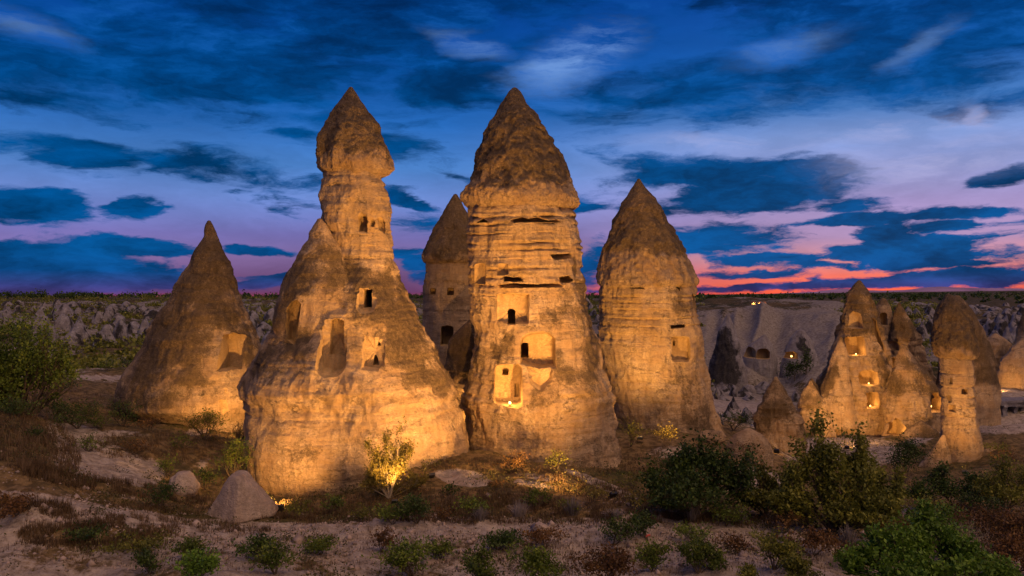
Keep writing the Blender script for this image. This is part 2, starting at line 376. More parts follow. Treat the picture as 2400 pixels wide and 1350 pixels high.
def ground(X, Y):
    X = np.atleast_1d(np.asarray(X, dtype=np.float64)); Y = np.atleast_1d(np.asarray(Y, dtype=np.float64))
    rho = np.maximum(np.hypot(X, Y), 1.0); a = np.clip(np.arctan2(X, Y), -0.72, 0.72)
    e = np.empty(len(X)); f = _feat(a, rho)
    for i in range(0, len(X), 40000):
        e[i:i+40000] = _kern(f[i:i+40000], _cf) @ _w[:-1] + _w[-1]
    z = CZ + e*rho
    px = 1200+F*np.tan(a); Z0 = np.zeros_like(X)
    p = np.stack([X, Y, Z0], 1)
    near = 1-sstep(70, 120, rho)
    z += near*sstep(3, 12, rho)*(fbm(p*0.22, 3, 11)*0.42 + fbm(p*1.1, 3, 21)*0.13)
    z += near*(rho > 18)*(1-sstep(50, 70, rho))*np.maximum(ridged(p*np.array([1.6,2.2,1]), 3, 31), -0.2)*0.10
    mid = sstep(60, 100, rho)*(1-sstep(340, 600, rho))
    bl = sstep(95, 150, rho)*(1-sstep(260, 420, rho))
    reg = np.clip((1-sstep(700, 1100, px)) + sstep(2020, 2120, px), 0, 1)
    b = ridged(p*0.06, 4, 41)
    z += mid*(fbm(p*0.07, 3, 51)*0.9) + bl*reg*(np.abs(b))*2.0 - bl*reg*0.9
    hw = hill_w(px, rho)
    q = np.stack([(X - 0.30*(Y-150))*0.135, (Y)*0.012, Z0], 1)
    z += hw*((1-np.abs(pn(q, 5))*2.6)*2.0 + fbm(p*0.3, 3, 61)*0.5 + (1-np.abs(pn(q*2.3, 8))*2)*0.55)
    z += sstep(400, 1500, rho)*fbm(p*0.004, 3, 71)*1.5
    return z
def place(px, py, y0=22, y1=420):
    Ys = np.geomspace(y0, y1, 900); X = (px-1200)/F*Ys
    zg = ground(X, Ys); g = HOR+(CZ-zg)/Ys*F
    k = np.nonzero(g <= py)[0]; k = k[0] if len(k) else len(Ys)-1
    return Vector((float(X[k]), float(Ys[k]), float(zg[k])))
def gz(x, y): return float(ground([x], [y])[0])

def ell(px, py, cx, cy_, rx, ry, rot=0):
    c, s = math.cos(math.radians(rot)), math.sin(math.radians(rot))
    dx, dy = px-cx, py-cy_
    u = (dx*c+dy*s)/rx; v = (-dx*s+dy*c)/ry
    return 1-sstep(0.6, 1.15, np.sqrt(u*u+v*v))
PALE = [(235,1080,205,74,22,1),(110,1185,200,30,8,.9),(330,1025,110,14,8,.7),(600,1238,520,20,2,.95),(1085,1120,75,22,8,1),(1260,1118,60,10,8,.6),(1420,1140,120,12,22,.8),
        (1250,1136,60,12,12,.7),(1500,1240,420,24,0,.8),(1800,1235,120,16,5,.6),(1760,1130,90,40,0,.7),(1580,1060,80,20,0,.5),(2330,990,130,30,3,1),(2330,915,130,12,3,1),
        (2150,1210,60,20,20,.9),(480,1000,60,16,-25,.8),(1980,1060,180,50,0,.6),(2170,1020,60,16,-25,.9),(160,830,300,12,0,.7),(200,885,220,6,0,.9),(1700,940,160,40,0,.8),(60,1060,70,20,20,.4)]
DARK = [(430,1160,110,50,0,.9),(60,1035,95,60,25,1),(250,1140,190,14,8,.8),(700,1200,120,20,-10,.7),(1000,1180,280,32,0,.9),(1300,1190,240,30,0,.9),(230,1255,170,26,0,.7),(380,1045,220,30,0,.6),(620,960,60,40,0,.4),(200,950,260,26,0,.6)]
def build_ground():
    # azimuths: dense inside the frame, coarse elsewhere
    pxs = np.concatenate([np.linspace(-150, 2550, 690)])
    az_in = np.arctan((pxs-1200)/F)
    az_out = np.linspace(az_in[-1], az_in[0]+2*math.pi, 60)[1:-1]
    az = np.concatenate([az_in, az_out]); nA = len(az)
    rr = np.concatenate([[0.8,1.5,3,5,8,11,14,17,20,22], np.arange(23, 50, 0.13), np.geomspace(50.2, 120, 130), np.geomspace(120.8, 300, 150)[:], np.geomspace(306, 1200, 36), np.geomspace(1400, 14000, 18)])
    nR = len(rr)
    A, R_ = np.meshgrid(az, rr)
    X = (np.sin(A)*R_).ravel(); Y = (np.cos(A)*R_).ravel()
    z = ground(X, Y)
    V = np.stack([X, Y, z], 1)
    V = np.concatenate([V, [[0, 0, z[:nA].mean()]]])
    i = np.arange(nR-1)[:,None]*nA; j = np.arange(nA)[None,:]; j2 = (j+1)%nA
    Q = np.stack([i+j, i+nA+j, i+nA+j2, i+j2], -1).reshape(-1, 4)[:, ::-1]
    li = Q.ravel(); ls = np.arange(len(Q))*4
    cen = len(V)-1
    T = np.stack([np.full(nA, cen), np.arange(nA), (np.arange(nA)+1)%nA], 1)[:, ::-1]
    li = np.concatenate([li, T.ravel()]); ls = np.concatenate([ls, ls[-1]+4+np.arange(nA)*3])
    me = np_mesh('ground', V, li=li, ls=ls)
    X, Y, z = V.T
    front = Y > 1
    Ys = np.where(front, Y, 1); px = np.where(front, 1200+X/Ys*F, -9999); py = HOR+(CZ-z)/Ys*F
    pale = 0.42+fbm(V*np.array([0.35,0.35,0]), 3, 81)*0.5
    rho = np.hypot(X, Y)
    pale += 0.30*(1-sstep(33, 36, rho))
    mid = sstep(34.5, 37, rho)*(1-sstep(70, 90, rho)); pale -= 0.40*mid
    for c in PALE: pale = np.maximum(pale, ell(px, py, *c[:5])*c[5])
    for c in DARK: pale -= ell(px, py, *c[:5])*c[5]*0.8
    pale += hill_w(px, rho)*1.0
    far = sstep(95, 140, rho)
    p = np.stack([X, Y, z*0], 1)
    pale += far*(1-sstep(300, 380, rho))*fbm(p*0.05, 3, 91)*0.9
    pale = np.where(rho > 300, 0.25+fbm(p*np.array([0.006,0.004,0]), 3, 95)*0.5-0.2*sstep(200,300,rho), pale)
    green = np.clip(0.34+fbm(p*0.12, 3, 101)*0.8 + 0.25*far, 0, 1)
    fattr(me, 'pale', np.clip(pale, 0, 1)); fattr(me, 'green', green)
    m = bpy.data.materials.new('ground'); m.use_nodes = True; nt = m.node_tree; nt.nodes.clear(); N = NB(nt)
    P = N.node('ShaderNodeNewGeometry').outputs['Position']
    pa = N.node('ShaderNodeAttribute', attribute_name='pale').outputs['Fac']; gr = N.node('ShaderNodeAttribute', attribute_name='green').outputs['Fac']
    n0 = N.noise(P, 0.5, 5, 0.6); n1 = N.noise(P, 2.4, 6, 0.65); n2 = N.noise(P, 11.0, 5, 0.7)
    tuff = N.mix(N.mapr(n1, 0.35, 0.65), (0.27,0.215,0.165), (0.49,0.41,0.33))
    grass = N.mix(N.mapr(n1, 0.38, 0.62), (0.11,0.075,0.033), (0.26,0.175,0.080))
    grass = N.mix(N.math('MULTIPLY', gr, N.mapr(n0, 0.35, 0.6)), grass, (0.038,0.048,0.014))
    k = N.math('ADD', N.math('MULTIPLY', N.math('SUBTRACT', pa, 0.5), 2.0), N.math('ADD', N.math('MULTIPLY', N.math('SUBTRACT', n1, 0.5), 1.8), N.math('MULTIPLY', N.math('SUBTRACT', n2, 0.5), 1.1)))
    col = N.mix(N.mapr(k, -0.32, 0.28), grass, tuff)
    col = N.mix(N.math('MULTIPLY', N.mapr(n2, 0.55, 0.72), 0.5), col, (0.06,0.042,0.030))
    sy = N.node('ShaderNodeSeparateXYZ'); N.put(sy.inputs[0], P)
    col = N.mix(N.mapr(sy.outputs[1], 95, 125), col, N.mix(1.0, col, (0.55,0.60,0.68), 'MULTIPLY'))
    h = N.math('ADD', N.math('MULTIPLY', n1, 0.7), N.math('MULTIPLY', n2, 0.5))
    bp = N.node('ShaderNodeBump'); bp.inputs['Strength'].default_value = 0.8; bp.inputs['Distance'].default_value = 0.3; N.put(bp.inputs['Height'], h)
    bs = N.node('ShaderNodeBsdfPrincipled'); N.put(bs.inputs['Base Color'], col); bs.inputs['Roughness'].default_value = 0.95
    bs.inputs['Specular IOR Level'].default_value = 0.1; N.put(bs.inputs['Normal'], bp.outputs[0])
    out = N.node('ShaderNodeOutputMaterial'); nt.links.new(bs.outputs[0], out.inputs[0])
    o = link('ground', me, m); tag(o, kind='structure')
    return V, np.clip(pale, 0, 1)
build_ground()

def build_mountains():
    # far volcano and low range on the horizon
    V = []; Fc = []
    n = 220; Y = 22000.0
    xs = np.linspace(-0.2, 0.75, n)
    pxs = 1200+xs*F
    h = 3 + 5*np.exp(-((pxs-1965)/46)**2) + 3.5*np.exp(-((pxs-2060)/120)**2) + 5*np.exp(-((pxs-2190)/60)**2)+ 4*np.exp(-((pxs-2290)/140)**2) + 1.2*fbm(np.stack([pxs*0.02, pxs*0, pxs*0], 1), 3, 5)
    h = (np.maximum(h, 0)+2.5)*sstep(1500, 1900, pxs)*1.15 + 3.0*sstep(1700, 1950, pxs) + 7*sstep(1990, 2400, pxs)
    rows = [(-3000, -4), (-1500, 0.4), (0, 1.0), (2500, 0.3), (4000, -3)]
    for dy, k in rows:
        for i in range(n):
            z = CZ + (h[i]*k if k > 0 else k*10)/F*Y
            V.append((xs[i]*(Y+dy), Y+dy, z))
    for r in range(len(rows)-1):
        for i in range(n-1):
            Fc.append((r*n+i, r*n+i+1, (r+1)*n+i+1, (r+1)*n+i))
    me = np_mesh('mountains', V, Fc)
    o = link('mountains', me, simple_mat('mountain', (0.30,0.20,0.34), 1.0, scale=0.001)); tag(o, kind='structure')
build_mountains()

# ------------------------------------------------------------------ rock chimneys
def lathe(prof, Y, seg=360, dz=0.075, depth=0.9, kind='body', seed=0, amp=1.0, bands=(), oval=None, yc=None):
    """A closed displaced rock body from a silhouette (row, left, right) traced at distance Y."""
    prof = sorted(prof); ys = np.array([p[0] for p in prof], float)
    xl = np.array([p[1] for p in prof], float); xr = np.array([p[2] for p in prof], float)
    s = Y/F
    L = (ys[-1]-ys[0])*s; n = max(12, int(L/dz)+1)
    yy = np.linspace(ys[0], ys[-1], n)
    def smooth(v):
        a = np.interp(yy, ys, v); k = max(1, int(n*0.008)); ker = np.ones(2*k+1)/(2*k+1)
        return np.convolve(np.pad(a, k, mode='edge'), ker, 'valid')
    l, r = smooth(xl), smooth(xr)
    cx = ((l+r)/2-1200)*s; rad = np.maximum((r-l)/2*s, 0.02); z = CZ-(yy-HOR)*s
    # closing tip
    t = np.linspace(0, 2*math.pi, seg, endpoint=False)
    th = t + 0.42*np.sin(t)*0 
    # more columns on the side towards the camera (-Y)
    th = t - 0.45*np.sin(t+math.pi/2)*1.0
    th = -math.pi/2 + (t-math.pi) + 0.0
    th = th - 0.45*np.sin(t-math.pi)*(-1)*(-1)
    TH, ZI = np.meshgrid(th, np.arange(n))
    C, S = np.cos(TH), np.sin(TH)
    RR = rad[:,None]
    ycen = Y if yc is None else yc
    X = cx[:,None]+C*RR; Yv = ycen+S*RR*depth; Z = np.repeat(z[:,None], seg, 1)
    P = np.stack([X.ravel(), Yv.ravel(), Z.ravel()], 1)
    RRf = np.repeat(rad[:,None], seg, 1).ravel()
    fall = np.clip(RRf/1.4, 0.12, 1)
    so_ = seed*7.7
    zf = P[:,2]
    if kind == 'body':
        sxy = zf + 0.22*pn(P*np.array([0.18,0.18,0.05]), seed+1) + 0.05*pn(P*np.array([1.3,1.3,0.5]), seed+21)
        zz = np.stack([P[:,0]*0.06+so_, P[:,1]*0.06, sxy], 1)
        st = np.tanh(3.0*pn(zz*np.array([1,1,1.5]), seed+2))*0.25 + np.tanh(3*pn(zz*np.array([3,3,3.6]), seed+3))*0.35 + np.tanh(4*pn(zz*np.array([5,5,8.0]), seed+4))*0.30
        er = np.clip(fbm(P*0.35, 2, seed+14)*1.6+0.5, 0, 1)
        d = st*0.075*amp + fbm(P*0.42, 3, seed+5)*0.26*amp + fbm(P*np.array([1.3,1.3,0.8]), 2, seed+16)*0.10*amp + fbm(P*np.array([3.0,3.0,2.2]), 3, seed+6)*0.05*amp
        lowk = 1-0.45*sstep(0.62, 0.8, np.repeat(np.linspace(0,1,n)[:,None], seg, 1).ravel())
        rg = ridged(P*np.array([1.5,1.5,0.9])+fbm(P*0.9,2,seed+18)[:,None]*0.7, 3, seed+17)
        d += (rg-0.3)*0.10*er*amp
        d *= lowk
        fl = 1-np.abs(pn(P*np.array([1.1,1.1,0.16]), seed+7))*2
        d += fl*0.07*amp
        vmod = 0.15+1.7*np.clip(pn(P*np.array([0.6,0.6,0.5]), seed+9)+0.35+0.5*pn(P*np.array([2.0,2.0,1.2]), seed+19), 0, 1.1)
        for (brow, ba, bt) in bands:
            bz = CZ-(brow-HOR)*s
            dd = (sxy-bz)/bt
            d -= 0.65*ba*np.exp(-dd**2)*vmod; d += 0.22*ba*np.exp(-((dd-1.6)/1.2)**2)*vmod
    else:
        st = ridged(P*0.55, 3, seed+2)
        d = (st-0.25)*0.26*amp + fbm(P*np.array([1.8,1.8,1.2]), 4, seed+5)*0.19*amp + (ridged(P*2.4, 3, seed+6)-0.3)*0.13*amp
        fl = 1-np.abs(pn(P*np.array([0.8,0.8,0.14]), seed+7))*2.4
        d += fl*0.16*amp
    d *= fall
    P[:,0] += np.tile(C[0], n)*d; P[:,1] += np.tile(S[0], n)*d
    if kind != 'body': P[:,2] += fbm(P*0.8, 2, seed+12)*0.10*amp*np.clip(RRf-0.3, 0, 1)
    V = np.concatenate([P, [[cx[0], ycen, z[0]+0.5*rad[0]], [cx[-1], ycen, z[-1]]]])
    i = np.arange(n-1)[:,None]*seg; j = np.arange(seg)[None,:]; j2 = (j+1)%seg
    Q = np.stack([i+j, i+j2, i+seg+j2, i+seg+j], -1).reshape(-1,4)
    a, b = len(P), len(P)+1
    jj = np.arange(seg); jn = (jj+1)%seg
    T1 = np.stack([np.full(seg, a), jn, jj], 1); e = (n-1)*seg
    T2 = np.stack([np.full(seg, b), e+jj, e+jn], 1)
    # orientation check
    q = Q[len(Q)//2]; nrm = np.cross(V[q[1]]-V[q[0]], V[q[3]]-V[q[0]]); out = V[q[0]]-np.array([cx[n//2], ycen, V[q[0]][2]])
    flip = np.dot(nrm[:2], out[:2]) < 0
    if flip: Q = Q[:, ::-1]
    c3 = V[T1[0]]; n1 = np.cross(c3[1]-c3[0], c3[2]-c3[0]);
    if n1[2] < 0: T1 = T1[:, ::-1]
    c3 = V[T2[0]]; n2_ = np.cross(c3[1]-c3[0], c3[2]-c3[0])
    if n2_[2] > 0: T2 = T2[:, ::-1]
    li = np.concatenate([Q.ravel(), T1.ravel(), T2.ravel()])
    ls = np.concatenate([np.arange(len(Q))*4, len(Q)*4+np.arange(2*seg)*3])
    return np_mesh('rock', V, li=li, ls=ls)

def prism(poly, Y, y0, y1, mat_i, jitter=0.0, taper=0.0, seed=0):
    """A cutter: outline in photograph pixels seen at distance Y, extruded from y0 to y1."""
    rs = np.random.RandomState(seed+5)
    # densify the outline so the lip can wander
    pts = []
    for k in range(len(poly)):
        a, b = poly[k], poly[(k+1)%len(poly)]
        m = max(1, int(math.hypot(b[0]-a[0], b[1]-a[1])/6))
        for q in range(m):
            pts.append((a[0]+(b[0]-a[0])*q/m+rs.uniform(-1,1)*jitter, a[1]+(b[1]-a[1])*q/m+rs.uniform(-1,1)*jitter))
    s = Y/F; n = len(pts)
    mx = sum(p[0] for p in pts)/n; my = sum(p[1] for p in pts)/n
    fy = y0+2.2; dep = y1-fy
    rings = [(y0, 1.10), (fy-0.25, 1.10), (fy+0.02, 1.07), (fy+0.10, 1.02)]+[(fy+0.10+(dep-0.10)*q/5.0, 1.0-taper*q/5.0) for q in range(1, 6)]
    wsz = max(max(p[0] for p in pts)-mx, 1.0)
    if wsz < 9: rings = [(y, min(k, 1.02)) for y, k in rings]
    V = []
    for ri, (yv, k) in enumerate(rings):
        for (x, y) in pts:
            jj = 0.0 if ri < 2 else min(0.05, 0.9/wsz)*pn(np.array([[x*0.09+seed, y*0.09, yv*2.0]]), 3)[0]*2
            kk = k+jj
            V.append((((mx+(x-mx)*kk)-1200)*s, yv+(0.0 if ri < 2 else 0.05*math.sin(x*0.31+y*0.23)), CZ-((my+(y-my)*kk)-HOR)*s))
    V.append(((mx-1200)*s, y0-0.05, CZ-(my-HOR)*s)); V.append(((mx-1200)*s, y1+0.18*min(1, dep), CZ-(my-HOR)*s))
    me = bpy.data.meshes.new('cut'); fs = []
    nr = len(rings)
    for ri in range(nr-1):
        for k in range(n):
            a_, b_ = ri*n+k, ri*n+(k+1)%n
            fs.append((a_, b_, b_+n, a_+n))
    for k in range(n):
        fs.append((nr*n, (k+1)%n, k)); e_ = (nr-1)*n; fs.append((nr*n+1, e_+k, e_+(k+1)%n))
    me.from_pydata(V, [], fs); me.update()
    import bmesh
    bm = bmesh.new(); bm.from_mesh(me)
    bmesh.ops.recalc_face_normals(bm, faces=bm.faces)
    if bm.calc_volume(signed=True) < 0: bmesh.ops.reverse_faces(bm, faces=bm.faces)
    for f in bm.faces: f.material_index = mat_i
    bm.to_mesh(me); bm.free()
    return me
def rect(x0, y0, x1, y1, arch=0.0, rb=0.0):
    """arched opening outline; arch = height of the arch in px, rb = rounding at the foot."""
    w = x1-x0; pts = []
    if arch > 0:
        for k in range(9):
            t = math.pi*k/8; pts.append((x0+w/2-math.cos(t)*w/2, y0+arch-math.sin(t)*arch))
    else: pts += [(x0, y0), (x1, y0)]
    if rb > 0:
        for k in range(5):
            t = math.pi/2*k/4; pts.append((x1-rb+math.cos(t)*rb, y1-rb+math.sin(t)*rb))
        for k in range(5):
            t = math.pi/2+math.pi/2*k/4; pts.append((x0+rb+math.cos(t)*rb, y1-rb+math.sin(t)*rb))
    else: pts += [(x1, y1), (x0, y1)]
    return pts

def front_y(prof, Y, depth, px, py):
    prof = sorted(prof); ys = [p[0] for p in prof]
    l = np.interp(py, ys, [p[1] for p in prof]); r = np.interp(py, ys, [p[2] for p in prof])
    c = (l+r)/2; R_ = (r-l)/2
    u = max(-0.97, min(0.97, (px-c)/R_))
    return Y - math.sqrt(1-u*u)*R_*Y/F*depth

def to_obj_mesh(meshes, cuts, nmat):
    """Union the bodies, subtract the cutters; returns the evaluated mesh."""
    tmp = []
    base = bpy.data.objects.new('tmp', meshes[0]); COL.objects.link(base); tmp.append(base)
    for k in range(nmat+1): base.data.materials.append(None)
    for me in meshes[1:]:
        o = bpy.data.objects.new('tmp', me); COL.objects.link(o); tmp.append(o)
        m = base.modifiers.new('u', 'BOOLEAN'); m.operation = 'UNION'; m.solver = 'MANIFOLD'; m.object = o
    for me in cuts:
        for k in range(nmat+1): me.materials.append(None)
        o = bpy.data.objects.new('tmp', me); COL.objects.link(o); tmp.append(o)
        m = base.modifiers.new('d', 'BOOLEAN'); m.operation = 'DIFFERENCE'; m.solver = 'MANIFOLD'; m.object = o
    dg = bpy.context.evaluated_depsgraph_get(); dg.update()
    ev = base.evaluated_get(dg); res = bpy.data.meshes.new_from_object(ev)
    for o in tmp:
        bpy.data.objects.remove(o)
    return res
def split_mesh(me, loc):
    nv = len(me.vertices); co = np.empty(nv*3, np.float32); me.vertices.foreach_get('co', co); co = co.reshape(-1,3)
    npoly = len(me.polygons); ls = np.empty(npoly, np.int32); lt = np.empty(npoly, np.int32); mi = np.empty(npoly, np.int32)
    me.polygons.foreach_get('loop_start', ls); me.polygons.foreach_get('loop_total', lt); me.polygons.foreach_get('material_index', mi)
    li = np.empty(len(me.loops), np.int32); me.loops.foreach_get('vertex_index', li)
    out = {}
    for k in np.unique(mi):
        sel = np.nonzero(mi == k)[0]
        tot = lt[sel]; starts = ls[sel]
        idx = np.repeat(starts - np.concatenate([[0], np.cumsum(tot)[:-1]]), tot) + np.arange(tot.sum())
        l2 = li[idx]; used, inv = np.unique(l2, return_inverse=True)
        nls = np.concatenate([[0], np.cumsum(tot)[:-1]])
        m = np_mesh('part', co[used]-np.array(loc, np.float32), li=inv, ls=nls)
        out[int(k)] = (m, co[used])
    return out

ALLROCK = []
def patina(V, regs, base=0.0, seed=0, up=0.0, Yc=50):
    px = 1200+V[:,0]/V[:,1]*F; py = HOR+(CZ-V[:,2])/V[:,1]*F
    wob = fbm(V*0.9, 3, seed+31)
    pxw = px+wob*26*50/Yc; pyw = py+fbm(V*0.9, 3, seed+37)*26*50/Yc
    v = np.full(len(V), float(base)); jit = [(-.8,.2),(.7,-.5),(.3,.9),(-.4,-.9),(.9,.4)]
    for c in regs:
        if c[0] == 'above': v = np.maximum(v, c[2]*(1-sstep(c[1]-22, c[1]+22, pyw)))
        elif c[0] == 'not': v = v*(1-c[-1]*ell(pxw, pyw, *c[1:6]))
        elif c[0] == 'poly':
            pts = c[1]; ins = np.zeros(len(V), bool); j = len(pts)-1
            for i in range(len(pts)):
                xi, yi = pts[i]; xj, yj = pts[j]
                cnd = ((yi > pyw) != (yj > pyw)) & (pxw < (xj-xi)*(pyw-yi)/((yj-yi) or 1e-6)+xi)
                ins ^= cnd; j = i
            acc = ins.astype(float)
            for o_ in range(5):
                dx = jit[o_][0]*34*50/Yc; dy = jit[o_][1]*34*50/Yc
                ins = np.zeros(len(V), bool); j = len(pts)-1; qx = pxw+dx; qy = pyw+dy
                for i in range(len(pts)):
                    xi, yi = pts[i]; xj, yj = pts[j]
                    cnd = ((yi > qy) != (yj > qy)) & (qx < (xj-xi)*(qy-yi)/((yj-yi) or 1e-6)+xi)
                    ins ^= cnd; j = i
                acc += ins
            v = np.maximum(v, c[2]*acc/6)
        else: v = np.maximum(v, c[5]*ell(pxw, pyw, *c[:5]))
    v = v + np.clip(fbm(V*0.55, 3, seed+33), -0.5, 0.5)*0.5*(v > 0.05)
    return np.clip(v, 0, 1)

def chimney(name, label, cat, lobes, niches=(), caps=(), pat=(), pbase=0.0, yel=(), mat=None, seed=0, group=None, capcover=None, opening_names=None):
    """lobes: dicts for lathe(); first lobe gives the base. niches: (outline, lobe index, depth, jitter, taper, name)."""
    P0 = lobes[0]; prof = sorted(P0['prof']); Y = P0['Y']
    bx = ((prof[-1][1]+prof[-1][2])/2-1200)/F*Y
    by = P0.get('yc') or Y
    loc = Vector((bx, by, gz(bx, by)))
    root = empty(name, loc, label, cat, group)
    meshes = [lathe(**{**l, 'seed': seed+3*i}) for i, l in enumerate(lobes)]
    cuts = []; names = []
    for k, nc in enumerate(niches):
        poly, li_, dep, jit, tap, nm = nc[:6]
        lb = lobes[li_]; mx = sum(p[0] for p in poly)/len(poly); my = sum(p[1] for p in poly)/len(poly)
        yc = lb.get('yc') or lb['Y']
        fy = front_y(lb['prof'], yc, lb.get('depth', 0.9), mx, my)
        pre = nc[6] if len(nc) > 6 else 0.0
        sc_y = fy
        cuts.append(prism(poly, sc_y, fy-2.2, fy+pre+dep, k+1, jit, tap, seed+k)); names.append(nm)
    me = to_obj_mesh(meshes, cuts, len(niches))
    parts = split_mesh(me, loc)
    Yc = Y
    for k, (m, V) in parts.items():
        fattr(m, 'pat', patina(V, pat if k == 0 else [], pbase if k == 0 else 0.0, seed, Yc=Yc))
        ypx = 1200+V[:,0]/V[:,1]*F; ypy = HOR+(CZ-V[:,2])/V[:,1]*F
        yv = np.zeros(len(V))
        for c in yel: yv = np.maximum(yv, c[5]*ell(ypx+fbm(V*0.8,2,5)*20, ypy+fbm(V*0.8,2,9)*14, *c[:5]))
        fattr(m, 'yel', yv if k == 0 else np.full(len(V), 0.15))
        m.set_sharp_from_angle(angle=math.radians(50))
        nm = 'rock_body' if k == 0 else names[k-1]
        o = link(nm, m, (mat or M_ROCK) if k == 0 else M_NICHE, root)
    for ci, cp in enumerate(caps):
        cm = lathe(**{**cp, 'kind': 'cap', 'seed': seed+50+ci*4})
        nv = len(cm.vertices); co = np.empty(nv*3, np.float32); cm.vertices.foreach_get('co', co); V = co.reshape(-1,3).copy()
        cm.vertices.foreach_set('co', (V-np.array(loc, np.float32)).ravel()); cm.update()
        cv = patina(V, [('above', capcover or 9999, 0.78)], 0.0, seed+9, Yc=Yc)
        fattr(cm, 'pat', cv); fattr(cm, 'yel', np.clip(fbm(V*0.5, 2, 77), 0, 1)*0.5)
        cm.set_sharp_from_angle(angle=math.radians(60))
        link('cap', cm, M_CAP, root)
    return root

YA, YB, YC_, YD, YE = 58.0, 47.0, 62.0, 50.0, 64.0
# ---- A: the plain cone on the left
pA = [(518,487,493),(524,482,497),(534,479,501),(545,478,506),(552,480,508),(575,467,519),(600,455,530),(615,449,540),(640,436,540),(680,412,553),(720,389,569),(760,366,586),(800,345,602),(840,325,615),(880,303,630),(910,288,640),(930,282,645),(948,288,646),(960,315,642),(975,345,640),(1000,352,645),(1060,350,655)]
chimney('rock_cone', 'brown pointed rock cone with one tall carved niche, standing alone at left', 'rock cone',
    [dict(prof=pA, Y=YA, amp=0.8, depth=0.9, seg=330, dz=0.09)],
    niches=[([(512,786),(530,781),(556,789),(558,868),(514,866)], 0, 2.0, 0.3, 0.02, 'niche'),
            ([(518,870),(562,872),(565,905),(548,935),(520,930)], 0, 0.45, 2.0, 0.2, 'niche'),
            ([(514,935),(545,940),(552,985),(518,985)], 0, 0.25, 2.0, 0.1, 'niche'),],
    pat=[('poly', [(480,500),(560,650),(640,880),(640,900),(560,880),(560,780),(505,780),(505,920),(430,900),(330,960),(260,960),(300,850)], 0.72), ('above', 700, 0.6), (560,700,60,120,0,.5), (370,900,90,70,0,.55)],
    pbase=0.1, seed=1)
# ---- B: tall chimney with bulbous cap
pB = [(388,768,890),(400,762,894),(430,758,900),(460,757,905),(520,757,910),(580,768,916),(620,766,926),(655,745,938),(700,695,955),(740,664,975),(790,634,1000),(840,604,1026),(880,583,1047),(905,576,1057),(930,584,1070),(955,592,1074),(1000,583,1087),(1060,581,1099),(1100,588,1104),(1140,608,1102),(1175,640,1090),(1260,660,1085)]
pB2 = [(514,746,754),(524,740,764),(534,734,770),(546,726,776),(560,728,782),(574,717,792),(600,702,804),(640,676,820),(690,654,840),(740,646,850),(800,650,860),(900,660,860)]
capB = [(205,819,826),(213,813,831),(240,797,846),(270,776,866),(300,761,881),(330,752,892),(360,751,903),(382,753,912),(395,757,913),(404,763,908),(412,778,898),(418,800,880)]
bandsB = [(420,0.07,0.10),(441,0.10,0.09),(470,0.08,0.1),(505,0.09,0.10),(548,0.14,0.12),(578,0.13,0.08),(608,0.12,0.07),(935,0.13,0.16),(957,0.16,0.08),(1010,0.06,0.2),(1075,0.05,0.25)]
chimney('fairy_chimney', 'tall rock chimney with bulbous pointed cap on a slim banded neck, second from left', 'rock chimney',
    [dict(prof=pB, Y=YB, depth=0.92, seg=440, dz=0.062, bands=bandsB),
     dict(prof=pB2, Y=45.6, depth=0.8, seg=200, dz=0.08, amp=0.7, yc=45.5)],
    niches=[(rect(751,700,812,872,48,24), 0, 0.42, 0.8, 0.05, 'niche'),
            ([(771,752),(784,746),(803,750),(806,833),(770,832)], 0, 0.95, 0.5, 0.0, 'doorway'),
            ([(846,786),(897,783),(899,858),(884,868),(850,862)], 0, 0.85, 0.6, 0.05, 'niche'),
            ([(880,812),(884,800),(890,812)], 0, 1.6, 0.2, 0.0, 'window_opening'),
            ([(866,860),(868,840),(872,834),(878,845),(880,860)], 0, 1.6, 0.3, 0.0, 'doorway'),
            ([(838,674),(878,672),(884,705),(876,728),(848,732),(838,718)], 0, 0.40, 1.0, 0.1, 'niche'),
            (rect(850,678,869,721), 0, 3.0, 0.2, 0.0, 'window_opening'),
            ([(838,506),(846,500),(858,503),(861,520),(858,545),(840,542)], 0, 0.8, 1.0, 0.2, 'window_opening'),
            ([(866,516),(874,510),(880,520),(878,534),(868,532)], 0, 0.35, 1.5, 0.3, 'hollow'),
            ([(886,512),(896,510),(903,524),(902,548),(890,540)], 0, 0.35, 1.5, 0.3, 'hollow'),
            ([(680,730),(690,712),(708,706),(716,716),(712,760),(700,800),(684,790)], 0, 0.22, 1.0, 0.2, 'niche'),
            ],
    caps=[dict(prof=capB, Y=YB, depth=0.95, seg=300, dz=0.05, amp=0.75)], capcover=352,
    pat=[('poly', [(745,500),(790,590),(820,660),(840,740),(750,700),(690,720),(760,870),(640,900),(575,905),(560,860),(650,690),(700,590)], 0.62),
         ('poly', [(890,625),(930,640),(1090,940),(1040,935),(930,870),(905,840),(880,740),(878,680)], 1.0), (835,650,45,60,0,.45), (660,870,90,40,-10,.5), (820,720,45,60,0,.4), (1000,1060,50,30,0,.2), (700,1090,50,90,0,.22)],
    seed=2, yel=[(860,780,60,90,0,.5),(860,520,60,90,0,.35),(780,790,30,50,0,.7),(860,935,160,16,0,.5)])
